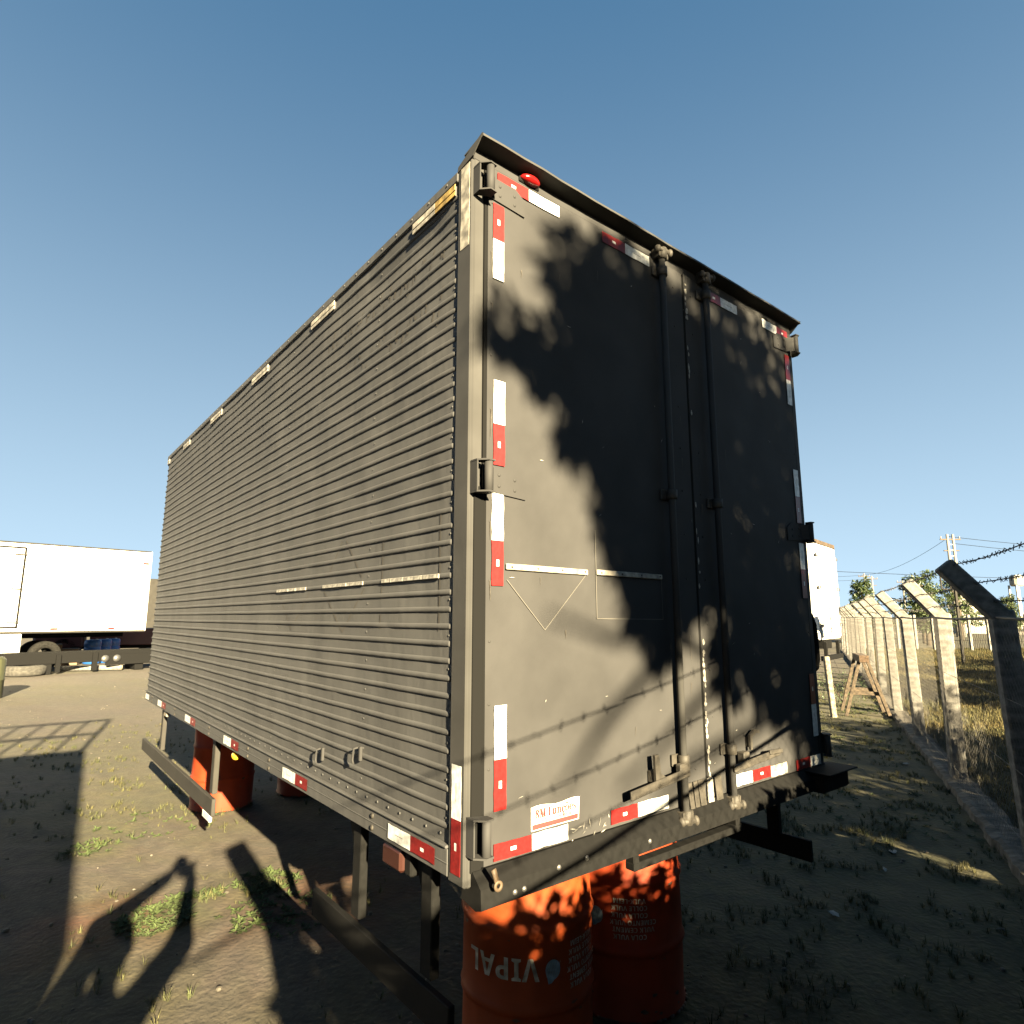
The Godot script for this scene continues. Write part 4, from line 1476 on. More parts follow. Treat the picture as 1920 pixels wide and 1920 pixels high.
# ------------------------------------------------------------------ right yard
func make_right_yard() -> void:
	var st: SurfaceTool
	# white refrigerated box truck by the fence
	var T := thing("white_box_truck", "white box truck with closed rear doors parked beside the fence", "truck", at(9.25, 0, 19.0))
	var az := deg_to_rad(40.0)
	var u := at(sin(az), 0, cos(az))
	T.basis = Basis(u, Vector3.UP, u.cross(Vector3.UP))   # local x across the rear, -z or z along the body
	var zf := 1.0 if T.basis.z.dot(at(-sin(az), 0, -cos(az)).rotated(Vector3.UP, 0.0)) > 0.9 else 1.0
	var fr := -1.0 if T.basis.z.dot(at(sin(az - PI / 2), 0, cos(az - PI / 2))) < 0 else 1.0
	st = begin()
	cbox(st, Vector3(1.25, 2.72, fr * 3.6), Vector3(2.5, 3.10, 7.2), 0.03)
	obj("body", st, M.white_paint, T)
	st = begin()
	cbox(st, Vector3(1.25, 4.18, -fr * 0.02), Vector3(2.44, 0.12, 0.05), 0.01)
	cbox(st, Vector3(2.44, 2.72, -fr * 0.02), Vector3(0.07, 2.8, 0.05), 0.01)
	obj("rear_frame", st, M.brown_frame, T)
	for x in [0.66, 1.82]:
		var D := sub("rear_door", T)
		st = begin()
		cbox(st, Vector3(x, 2.66, -fr * 0.03), Vector3(1.13, 2.84, 0.04), 0.04)
		obj("door_leaf", st, M.white_paint, D)
		st = begin()
		cbox(st, Vector3(x + (0.42 if x < 1 else 0.5), 2.56, -fr * 0.075), Vector3(0.035, 2.5, 0.03), 0.008)
		obj("lock_bar", st, M.galvanised, D)
		for y in [3.75, 2.75, 1.6]:
			st = begin()
			cbox(st, Vector3(x + (-0.56 if x < 1 else 0.56), y, -fr * 0.07), Vector3(0.22, 0.09, 0.06), 0.01)
			obj("door_hinge", st, M.galvanised, D)
	st = begin()
	cbox(st, Vector3(1.25, 1.02, fr * 3.6), Vector3(0.9, 0.28, 7.0), 0.01)
	cbox(st, Vector3(1.25, 0.62, -fr * 0.0), Vector3(2.3, 0.14, 0.12), 0.01)
	cbox(st, Vector3(0.5, 0.85, -fr * 0.0), Vector3(0.1, 0.5, 0.1), 0.01)
	cbox(st, Vector3(2.0, 0.85, -fr * 0.0), Vector3(0.1, 0.5, 0.1), 0.01)
	obj("chassis", st, M.black_steel, T)
	for z in [1.6, 6.2]:
		for x in [0.3, 2.2]:
			var w := obj("wheel", wheel_mesh(0.5, 0.32), M.tyre, T)
			w.position = Vector3(x, 0.5, fr * z)
			w.rotation = Vector3(0, 0, PI / 2)
		st = begin()
		cbox(st, Vector3(1.25, 0.5, fr * z), Vector3(1.9, 0.12, 0.12), 0.01)
		obj("axle", st, M.black_steel, T)
	st = begin()
	cbox(st, Vector3(1.25, 4.5, fr * 6.9), Vector3(1.7, 0.5, 0.6), 0.06)
	obj("cooling_unit", st, M.white_paint, T)
	# wooden trestle
	var S := thing("sawhorse", "rough wooden trestle with splayed legs beside the fence", "sawhorse", at(6.72, 0, 12.2))
	var bd := at(sin(0.38), 0, cos(0.38))
	var cr := Vector3.UP.cross(bd).normalized()
	var bb := Basis(cr, Vector3.UP, cr.cross(Vector3.UP))
	st = begin()
	cbox(st, Vector3(0, 1.065, 0) + bd * 0.35, Vector3(0.17, 0.13, 0.95), 0.008, bb)
	obj("top_beam", st, M.wood_end, S)
	for e in [0.0, 0.72]:
		for sd in [-1.0, 1.0]:
			var top = Vector3(0, 1.02, 0) + bd * e + cr * sd * 0.07
			var foot = Vector3(0, -0.01, 0) + bd * (e - 0.02) + cr * sd * 0.37
			var d = (foot - top)
			var yb = -d.normalized()
			var xb := bd.cross(yb).normalized()
			st = begin()
			cbox(st, (top + foot) / 2, Vector3(0.060, d.length(), 0.045), 0.005, Basis(xb, yb, xb.cross(yb)))
			obj("leg", st, M.wood, S)
	for e in [0.0, 0.72]:
		st = begin()
		cbox(st, Vector3(0, 0.42, 0) + bd * (e + 0.045), Vector3(0.52, 0.07, 0.025), 0.004, bb)
		obj("brace", st, M.wood, S)
	# pale timber post by the corner of the cargo box
	st = begin()
	cbox(st, Vector3(0, 0.55, 0), Vector3(0.095, 1.12, 0.09), 0.008, Basis(Vector3.BACK, 0.05))
	var pp := obj("timber_post", st, M.pale_wood, self, at(6.02, 0, 12.15))
	tag(pp, "short pale timber post standing just right of the cargo box", "post")
	# litter in the shade
	var n := 0
	for q in [[0, 2.02, 4.27, 0.055, "crumpled white paper scrap on the shaded ground, nearest"], [0, 3.02, 5.3, 0.05, "small white scrap beside the curved tracks, right of the box"], [0, 5.0, 8.3, 0.05, "white scrap near the kerb beside the far drum shadow"], [0, 2.75, 4.95, 0.035, "tiny white scrap between the other two on shaded ground"]]:
		st = begin()
		var m := 9
		var ring := []
		for k in m:
			var a := TAU * k / m
			ring.append(Vector3(cos(a) * q[3] * rng.randf_range(0.5, 1.1), 0.012 + rng.randf_range(0.0, 0.018), sin(a) * q[3] * 0.6 * rng.randf_range(0.5, 1.1)))
		for k in m:
			tri(st, Vector3(0, 0.022, 0), ring[k], ring[(k + 1) % m], Vector3.UP)
			tri(st, Vector3(0, 0.004, 0), ring[k], ring[(k + 1) % m], Vector3.DOWN)
		var o := obj("paper_scrap", st, M.paper, self, at(q[1], 0.0, q[2]), Basis(Vector3.UP, rng.randf() * TAU))
		tag(o, q[4], "litter", "paper scraps on the ground")
	# dark brush heaps behind the trestle
	for q in [[7.35, 14.3, 0.5, 0.7, "dark brush heap behind the wooden trestle"], [7.2, 16.6, 1.0, 0.8, "dark scrub growing below the white box truck"], [6.2, 15.6, 0.7, 0.45, "low scrub left of the dark brush heap"]]:
		var b := thing("scrub", q[4], "shrub", at(q[0], 0, q[1]))
		st = begin()
		leaf_cloud(st, Vector3(0, q[3] * 0.45, 0), Vector3(q[2], q[3] * 0.55, q[2]), int(900 * q[2]), 0.05)
		obj("foliage", st, M.leaf_dark, b)
		st = begin()
		for k in 7:
			var a := rng.randf() * TAU
			tube(st, [Vector3(0, -0.02, 0), Vector3(cos(a) * q[2] * 0.5, q[3] * 0.6, sin(a) * q[2] * 0.5)], [0.012, 0.005], 5)
		obj("stem", st, M.bark, b)

# ------------------------------------------------------------------ leaves, trees
func leaf(st: SurfaceTool, p: Vector3, d: Vector3, up: Vector3, l: float, w: float) -> void:
	# one folded leaf: two halves meeting on the midrib
	var s := d.cross(up).normalized()
	var u2 := s.cross(d).normalized()
	var m := p + d * l * 0.45 - u2 * l * 0.05
	var tip := p + d * l - u2 * l * 0.18
	var a := m + s * w * 0.5 + u2 * w * 0.15
	var b := m - s * w * 0.5 + u2 * w * 0.15
	tri(st, p, a, tip, u2)
	tri(st, p, b, tip, u2)

func leaf_cloud(st: SurfaceTool, c: Vector3, r: Vector3, n: int, size: float) -> void:
	for i in n:
		var v := Vector3(rng.randfn(), rng.randfn(), rng.randfn()).normalized() * pow(rng.randf(), 0.45)
		var p := c + v * r
		var d := (v + Vector3(rng.randf_range(-0.8, 0.8), rng.randf_range(-0.9, 0.3), rng.randf_range(-0.8, 0.8))).normalized()
		var up := Vector3(rng.randf_range(-0.7, 0.7), 1.0, rng.randf_range(-0.7, 0.7)).normalized()
		var s := size * rng.randf_range(0.65, 1.3)
		leaf(st, p, d, up, s, s * 0.5)

func make_far_field() -> void:
	var st: SurfaceTool
	# asphalt road crossing beyond the field
	st = begin()
	quad(st, at(20, 0.004, 76), at(220, 0.004, 30), at(240, 0.004, 42), at(20, 0.004, 92), Vector3.UP)
	var rd := obj("road", st, M.asphalt, self)
	rd.set_meta("kind", "structure")
	# picket-like concrete fence beyond the field
	var F := thing("far_fence", "row of short concrete posts with a rail crossing the far field", "fence", at(20.0, 0, 36.0))
	var fd := at(0.94, 0, -0.34)
	var ps := begin()
	cbox(ps, Vector3(0, 0.98, 0), Vector3(0.13, 2.0, 0.13), 0.01)
	var pm := mesh_of(ps)
	for i in 30:
		obj("post", pm, M.pole_concrete, F, fd * i * 0.85)
	st = begin(true)
	tube(st, [Vector3(0, 1.7, 0), fd * 25.0 + Vector3(0, 1.7, 0)], 0.03, 6)
	tube(st, [Vector3(0, 0.6, 0), fd * 25.0 + Vector3(0, 0.6, 0)], 0.02, 6)
	obj("rail", st, M.wire, F)
	# yellow-green hedge along the road
	st = begin()
	for i in 60:
		var t := i / 59.0
		var p := at(30 + 110 * t, 1.15, 100 - 38 * t)
		leaf_cloud(st, p, Vector3(1.7, 1.35 + rng.randf_range(-0.2, 0.25), 1.3), 190, 0.34)
	var h := obj("roadside_hedge", st, M.leaf_olive, self)
	h.set_meta("kind", "stuff")
	h.set_meta("label", "long yellow green hedge along the far road")
	# trees of layered branches beyond the fence
	for q in [[29.3, 45.0, 5.0, 2.1, "layered dark tree beyond the fence, left of the twin power poles", "leaf_dark"], [35.5, 50.0, 5.0, 2.2, "layered tree behind the metal sign frame", "leaf_mid"], [26.2, 47.0, 4.6, 1.5, "round dark tree just right of the white box truck", "leaf_dark"], [52.0, 66.0, 4.0, 1.6, "small tree right of the twin power poles", "leaf_mid"], [27.6, 42.0, 3.6, 1.4, "low bushy tree in front of the layered dark tree", "leaf_mid"]]:
		var T := thing("field_tree", q[4], "tree", at(q[0], 0, q[1]), 0.0, "trees beyond the field")
		st = begin(true)
		tube(st, [Vector3(0, -0.1, 0), Vector3(0.05, q[2] * 0.5, 0), Vector3(0, q[2] * 0.92, 0.05)], [0.16, 0.11, 0.04], 8)
		obj("trunk", st, M.bark, T)
		st = begin()
		var cl := begin(true)
		for k in 17:
			var y: float = lerpf(q[2] * 0.30, q[2] * 0.97, k / 16.0)
			var a := k * 2.4
			var rr: float = q[3] * (1.0 - 0.55 * k / 16.0) * rng.randf_range(0.55, 1.0)
			var c := Vector3(cos(a) * rr * 0.75, y, sin(a) * rr * 0.75)
			leaf_cloud(st, c, Vector3(rr * 0.52, 0.26, rr * 0.52), 150, 0.24)
			tube(cl, [Vector3(0, y - 0.25, 0), c], [0.05, 0.02], 5)
		obj("crown", st, M[q[5]], T)
		obj("limbs", cl, M.bark, T)
	# twin power poles
	var pole := func(label: String, x: float, f: float, h: float, gap: float) -> void:
		var P := thing("utility_pole", label, "power pole", at(x, 0, f), 0.0, "power poles")
		for s in ([-0.5, 0.5] if gap > 0 else [0.0]):
			var pt := begin(true)
			tube(pt, [Vector3(s * gap, -0.1, 0), Vector3(s * gap, h, 0)], [0.19, 0.11], 10)
			obj("pole", pt, M.pole_concrete, P)
		var ca := begin()
		cbox(ca, Vector3(0, h - 0.5, 0), Vector3(2.0, 0.12, 0.1), 0.01)
		cbox(ca, Vector3(0, h - 1.6, 0), Vector3(1.5, 0.10, 0.1), 0.01)
		obj("cross_arm", ca, M.wood, P)
		if gap > 0:
			for k in 7:
				var rg := begin()
				cbox(rg, Vector3(0, h - 1.0 - k * 0.55, 0.02), Vector3(gap, 0.06, 0.06), 0.005)
				obj("rung", rg, M.galvanised, P)
		for x2 in [-0.9, -0.3, 0.3, 0.9]:
			var iso := begin(true)
			tube(iso, [Vector3(x2, h - 0.44, 0), Vector3(x2, h - 0.2, 0)], 0.05, 6)
			obj("insulator", iso, M.pole_concrete, P)
	pole.call("twin concrete power poles joined by rungs, tallest in the field", 42.6, 60.0, 9.8, 0.55)
	pole.call("distant single power pole left of the layered dark tree", 61.0, 108.0, 9.3, 0.0)
	pole.call("second distant power pole close to the first, slightly right", 62.6, 108.5, 8.9, 0.0)
	pole.call("thin far power pole between the box truck and layered tree", 66.3, 106.0, 8.2, 0.0)
	# overhead lines
	var n := 0
	for q in [[[18, 9.6, 100], [61.0, 9.0, 108]], [[18, 8.6, 100], [62.6, 8.4, 108.5]], [[61, 9.1, 108], [42.6, 9.6, 60]], [[42.3, 9.6, 60], [95, 9.4, 72]], [[42.9, 8.9, 60], [95, 8.6, 72]], [[20, 7.0, 62], [110, 6.4, 74]]]:
		st = begin()
		var a := at(q[0][0], q[0][1], q[0][2])
		var b := at(q[1][0], q[1][1], q[1][2])
		var pts := []
		for k in 13:
			var t := k / 12.0
			pts.append(a.lerp(b, t) - Vector3(0, 0.9 * 4 * t * (1 - t), 0))
		tube(st, pts, 0.022, 4, false)
		var o := obj("power_line", st, M.black_steel, self)
		tag(o, ["upper overhead line from the white truck towards the far poles", "lower overhead line from the white truck towards the far poles", "overhead line from the far poles to the twin poles", "upper overhead line running right from the twin poles", "lower overhead line running right from the twin poles", "single low overhead line crossing the whole field"][n], "cable", "overhead lines")
		n += 1
	# water tank on legs
	var W := thing("water_tank", "cream water tank on columns in the far distance at right", "water tank", at(86.5, 0, 107.0))
	st = begin()
	cbox(st, Vector3(0, 8.0, 0), Vector3(1.7, 1.9, 1.7), 0.3)
	obj("tank", st, M.tank_cream, W)
	for x in [-0.8, 0.8]:
		for z in [-0.8, 0.8]:
			st = begin()
			cbox(st, Vector3(x, 3.6, z), Vector3(0.25, 7.3, 0.25), 0.02)
			obj("column", st, M.tank_cream, W)
	# pale small building near the poles
	var Bd := thing("pale_building", "small pale building behind the twin power poles", "building", at(53.0, 0, 73.0), -0.3)
	st = begin()
	cbox(st, Vector3(0, 2.1, 0), Vector3(3.2, 4.2, 3.0), 0.03)
	obj("wall", st, M.tank_cream, Bd)
	st = begin()
	cbox(st, Vector3(0, 4.28, 0), Vector3(3.6, 0.16, 3.4), 0.03)
	obj("roof", st, M.pole_concrete, Bd)
	for x in [-0.8, 0.8]:
		st = begin()
		cbox(st, Vector3(x, 2.6, 1.49), Vector3(0.7, 0.9, 0.08), 0.01)
		obj("window", st, M.black_steel, Bd)
	# metal sign frame on a post
	var G := thing("sign_frame", "empty dark metal sign frame on a post in the field", "sign frame", at(17.55, 0, 25.0))
	st = begin()
	cbox(st, Vector3(0.16, 1.7, 0), Vector3(0.09, 3.5, 0.09), 0.01)
	obj("post", st, M.grey_panel, G)
	st = begin()
	for q in [[0.0, 3.58, 0.86, 0.05], [0.0, 2.95, 0.86, 0.04], [-0.41, 3.26, 0.05, 0.66], [0.42, 3.26, 0.14, 0.66], [-0.05, 3.26, 0.03, 0.6]]:
		cbox(st, Vector3(q[0], q[1], 0.05), Vector3(q[2], q[3], 0.05), 0.006)
	obj("frame", st, M.grey_panel, G)
	# white lamp pole whose top shows above the box truck
	var Lp := thing("lamp_pole", "white pole top showing beside the cargo box's right edge", "pole", at(12.22, 0, 26.2))
	st = begin(true)
	tube(st, [Vector3(0, 0, 0), Vector3(0, 6.9, 0)], [0.12, 0.08], 10)
	obj("pole", st, M.white_paint, Lp)
	st = begin(true)
	ball(st, Vector3(0, 7.05, 0), Vector3(0.15, 0.2, 0.15), 12, 8)
	obj("cap", st, M.white_paint, Lp)

# ------------------------------------------------------------------ what casts the shade, outside the frame
func door_point(x: float, y: float, d: float) -> Vector3:
	# the place, d metres towards the sun, whose shadow falls on the rear doors at (x, y)
	return TRUCK_AT + Vector3(cos(TRUCK_YAW), 0, -sin(TRUCK_YAW)) * x + Vector3(0, y, 0) - sun_dir() * d

func make_shade_makers() -> void:
	var st: SurfaceTool
	# broad-leaved tree behind the viewpoint, beyond the fence
	var base := door_point(3.1, 0.0, 9.6)
	base.y = 0.0
	var T := thing("shade_tree", "broad leaved tree standing behind the viewpoint, shading the rear doors", "tree", base)
	var fork := Vector3(0.05, 3.9, 0.1)
	st = begin(true)
	tube(st, [Vector3(0, -0.1, 0), Vector3(0.04, 1.2, 0.03), fork], [0.17, 0.14, 0.11], 12)
	obj("trunk", st, M.bark, T)
	var cl := [[0.66, 3.32, 0.26], [0.95, 3.42, 0.24], [0.78, 2.98, 0.32], [0.40, 2.93, 0.14], [0.18, 2.96, 0.09], [0.98, 2.60, 0.38], [0.55, 2.66, 0.12], [0.92, 2.25, 0.26], [1.3, 3.15, 0.4], [1.32, 2.7, 0.4], [1.28, 2.25, 0.34], [1.06, 1.97, 0.17], [1.08, 1.76, 0.10], [0.90, 1.88, 0.09], [1.7, 3.2, 0.45], [1.75, 2.7, 0.45], [1.7, 2.2, 0.4], [1.72, 1.78, 0.30], [1.95, 1.5, 0.17], [1.55, 1.55, 0.10], [2.2, 3.1, 0.5], [2.3, 2.5, 0.5], [2.3, 1.9, 0.42], [2.40, 1.4, 0.30], [2.5, 1.05, 0.34], [3.1, 3.3, 0.65], [3.3, 2.4, 0.65], [3.2, 1.5, 0.55], [4.1, 2.9, 0.75], [4.2, 1.8, 0.7], [1.6, 3.95, 0.4], [2.2, 4.15, 0.5], [3.0, 4.3, 0.65], [2.3, 4.8, 0.45], [2.9, 0.75, 0.4], [3.6, 0.8, 0.5]]
	st = begin()
	var br := begin(true)
	for c in cl:
		var p := door_point(c[0], c[1], rng.randf_range(8.7, 10.6)) - base
		var m := fork.lerp(p, 0.5) + Vector3(rng.randf_range(-0.1, 0.1), rng.randf_range(-0.05, 0.2), rng.randf_range(-0.1, 0.1))
		tube(br, [fork - Vector3(0, 0.1, 0), m, p], [0.045, 0.026, 0.010], 6)
		leaf_cloud(st, p, Vector3(c[2], c[2] * 0.9, c[2]), int((6400.0 if c[0] < 1.4 else 3600.0) * c[2] * c[2]) + 30, 0.14)
	obj("crown", st, M.leaf_mid, T)
	# slender outer twigs
	for q in [[[2.6, 2.1], [1.3, 1.45], [0.75, 1.15]], [[2.4, 1.4], [1.25, 1.2], [0.95, 1.05]], [[1.6, 2.0], [0.75, 1.75], [0.38, 1.85]], [[1.9, 2.2], [0.7, 1.45], [0.42, 1.2]]]:
		var pts := []
		for k in q.size():
			pts.append(door_point(q[k][0], q[k][1], [10.5, 12.0, 13.5][k]) - base)
		tube(br, [fork, pts[0], pts[1], pts[2]], [0.04, 0.04, 0.03, 0.015], 6)
	obj("limbs", br, M.bark, T)
	# second tree to its right
	var T2 := thing("shade_tree", "rounder tree right of the viewpoint beyond the fence, with an added crown limb blocking the sky", "tree", at(7.2, 0, -1.7))
	st = begin(true)
	tube(st, [Vector3(0, -0.1, 0), Vector3(-0.05, 1.5, 0), Vector3(-0.1, 3.2, 0)], [0.2, 0.16, 0.12], 12)
	obj("trunk", st, M.bark, T2)
	st = begin()
	br = begin(true)
	for k in 40:
		var v := Vector3(rng.randfn(), rng.randfn() * 0.8, rng.randfn()).normalized() * rng.randf_range(0.5, 1.0)
		var p := Vector3(-0.5, 4.5, -0.1) + v * Vector3(1.9, 1.7, 1.6)
		leaf_cloud(st, p, Vector3(0.55, 0.45, 0.55), 330, 0.19)
		tube(br, [Vector3(-0.1, 3.0, 0), (Vector3(-0.1, 3.2, 0) + p) / 2, p], [0.05, 0.03, 0.01], 6)
	for k in 34:  # added unseen crown limb, placed to cut sky light over the right-hand ground
		var v := Vector3(rng.randfn(), rng.randfn() * 0.8, rng.randfn()).normalized() * rng.randf_range(0.3, 1.0)
		var p := at(3.9, 6.5, 1.0) - T2.position + v * Vector3(2.1, 1.0, 1.9)
		leaf_cloud(st, p, Vector3(0.6, 0.4, 0.6), 300, 0.2)
		tube(br, [Vector3(-0.1, 3.2, 0), at(5.6, 5.6, -0.2) - T2.position, p], [0.06, 0.05, 0.012], 6)
	obj("crown", st, M.leaf_mid, T2)
	obj("limbs", br, M.bark, T2)
	# hedge shrubs beyond the fence: they shade the strip of ground beside the box
	var k2 := 0
	for i in 10:
		var f := -4.6 + i * 1.04
		var h := 2.52 + 0.36 * smoothstep(4.5, 1.0, f) + noise_b.get_noise_1d(f * 3.0) * 0.2
		var S := thing("hedge_shrub", "dense hedge shrub outside the frame right of the fence, number %s from the viewpoint end" % ["one", "two", "three", "four", "five", "six", "seven", "eight", "nine", "ten"][i], "shrub", at(6.85 + 0.55 * f, 0, f), 0.0, "hedge shrubs beside the fence")
		st = begin()
		for c in 7:
			leaf_cloud(st, Vector3(rng.randf_range(-0.4, 0.4), h * (0.12 + 0.76 * c / 6.0), rng.randf_range(-0.4, 0.4)), Vector3(0.72, h * 0.13, 0.72), 620, 0.14)
		obj("foliage", st, M.leaf_dark, S)
		st = begin()
		for c in 5:
			tube(st, [Vector3(0, -0.05, 0), Vector3(rng.randf_range(-0.4, 0.4), h * 0.8, rng.randf_range(-0.4, 0.4))], [0.04, 0.012], 6)
		obj("stem", st, M.bark, S)
		k2 += 1
	# weedy shrubs grown against the outside of the fence, right of the viewpoint: they shade the drums' feet
	for i in 9:
		var f := -1.02 + i * 0.56
		var h := 1.70 + 0.10 * noise_b.get_noise_1d(f * 7.0) + 0.34 * smoothstep(0.1, -1.0, f)
		var S := thing("fence_shrub", "leafy shrub against the fence right of the viewpoint, number %s from the nearest post" % ["one", "two", "three", "four", "five", "six", "seven", "eight", "nine"][i], "shrub", at(fence_x(f) + 0.42, 0, f), 0.0, "shrubs against the fence")
		st = begin()
		for c in 6:
			leaf_cloud(st, Vector3(rng.randf_range(-0.1, 0.1), h * (0.08 + 0.78 * c / 5.0), rng.randf_range(-0.10, 0.10)), Vector3(0.36, h * 0.14, 0.38), 1200, 0.10)
		obj("foliage", st, M.leaf_dark, S)
		st = begin()
		for c in 5:
			tube(st, [Vector3(0, -0.05, 0), Vector3(rng.randf_range(-0.2, 0.2), h * 0.85, rng.randf_range(-0.2, 0.2))], [0.02, 0.008], 6)
		obj("stem", st, M.bark, S)
	# larger bushes further right: their shadow is the dark band across the field
	for i in 7:
		var f := 9.0 + i * 1.75
		var S := thing("field_bush", "broad bush far right outside the frame, number %s from the hedge" % ["one", "two", "three", "four", "five", "six", "seven"][i], "shrub", at(12.9 + i * 2.05, 0, f), 0.0, "bushes along the right of the field")
		st = begin()
		for c in 9:
			leaf_cloud(st, Vector3(rng.randf_range(-0.8, 0.8), 0.35 + 2.5 * c / 8.0, rng.randf_range(-0.8, 0.8)), Vector3(1.0, 0.5, 1.0), 330, 0.26)
		obj("foliage", st, M.leaf_dark, S)
		st = begin()
		for c in 5:
			tube(st, [Vector3(0, -0.05, 0), Vector3(rng.randf_range(-0.5, 0.5), 2.2, rng.randf_range(-0.5, 0.5))], [0.06, 0.02], 6)
		obj("stem", st, M.bark, S)
	# high-sided truck bed with a railed headboard, left of and behind the viewpoint
	var H := 3.0
	var az := deg_to_rad(-33.5)
	var fw := at(sin(az), 0, cos(az))
	var lf := Vector3.UP.cross(fw).normalized()
	var P := at(-6.07, 0, 9.26)
	var sd := sun_dir()
	var E := P - Vector3(sd.x, 0, sd.z) / -sd.y * H
	var R := thing("stake_truck", "high sided truck bed with railed headboard, left of the viewpoint", "truck", E)
	R.basis = Basis(-lf, Vector3.UP, -fw)   # x to the right, z to the rear; origin at the front right corner
	var wd := 2.5
	var ln := 6.5
	for q in [[-0.03, ln / 2, 0.06, ln], [-wd + 0.03, ln / 2, 0.06, ln]]:
		for b in 8:
			st = begin()
			cbox(st, Vector3(q[0], 1.27 + b * 0.235, q[1]), Vector3(q[2], 0.228, q[3]), 0.008)
			obj("side_board", st, M.wood, R)
		st = begin()
		box(st, Vector3(q[0] + (-0.01 if q[0] > -1 else 0.01), 2.07, q[1]), Vector3(0.03, 1.84, q[3] - 0.02))
		obj("side_backing", st, M.maroon, R)
	for z in [0.03, ln - 0.03]:
		st = begin()
		cbox(st, Vector3(-wd / 2, 2.08, z), Vector3(wd - 0.13, 1.84, 0.05), 0.008)
		obj("end_panel", st, M.maroon, R)
	st = begin()
	cbox(st, Vector3(-wd / 2, 1.08, ln / 2), Vector3(wd, 0.14, ln), 0.01)
	obj("bed_floor", st, M.wood, R)
	st = begin()
	for y in [H + 0.46, H + 0.95]:
		cbox(st, Vector3(-wd / 2, y, 0.03), Vector3(wd, 0.055, 0.045), 0.006)
	cbox(st, Vector3(-0.03, H + 0.47, 0.03), Vector3(0.06, 1.0, 0.05), 0.006)
	cbox(st, Vector3(-wd + 0.03, H + 0.47, 0.03), Vector3(0.06, 1.0, 0.05), 0.006)
	obj("rail_frame", st, M.maroon, R)
	for i in 7:
		st = begin()
		cbox(st, Vector3(-0.36 - i * 0.32, H + 0.46, 0.035), Vector3(0.042, 0.96, 0.042), 0.004)
		obj("rail_bar", st, M.maroon, R)
	st = begin()
	cbox(st, Vector3(-wd / 2, 0.85, ln / 2), Vector3(0.9, 0.26, ln), 0.01)
	cbox(st, Vector3(-wd / 2, 0.48, 1.2), Vector3(2.0, 0.12, 0.12), 0.01)
	cbox(st, Vector3(-wd / 2, 0.48, 5.0), Vector3(2.0, 0.12, 0.12), 0.01)
	cbox(st, Vector3(-wd / 2, 0.62, 1.2), Vector3(0.6, 0.3, 0.3), 0.01)
	cbox(st, Vector3(-wd / 2, 0.62, 5.0), Vector3(0.6, 0.3, 0.3), 0.01)
	obj("chassis", st, M.black_steel, R)
	for z in [1.2, 5.0]:
		for x in [-0.3, -2.2]:
			var w := obj("wheel", wheel_mesh(0.49, 0.32), M.tyre, R)
			w.position = Vector3(x, 0.49, z)
			w.rotation = Vector3(0, 0, PI / 2)

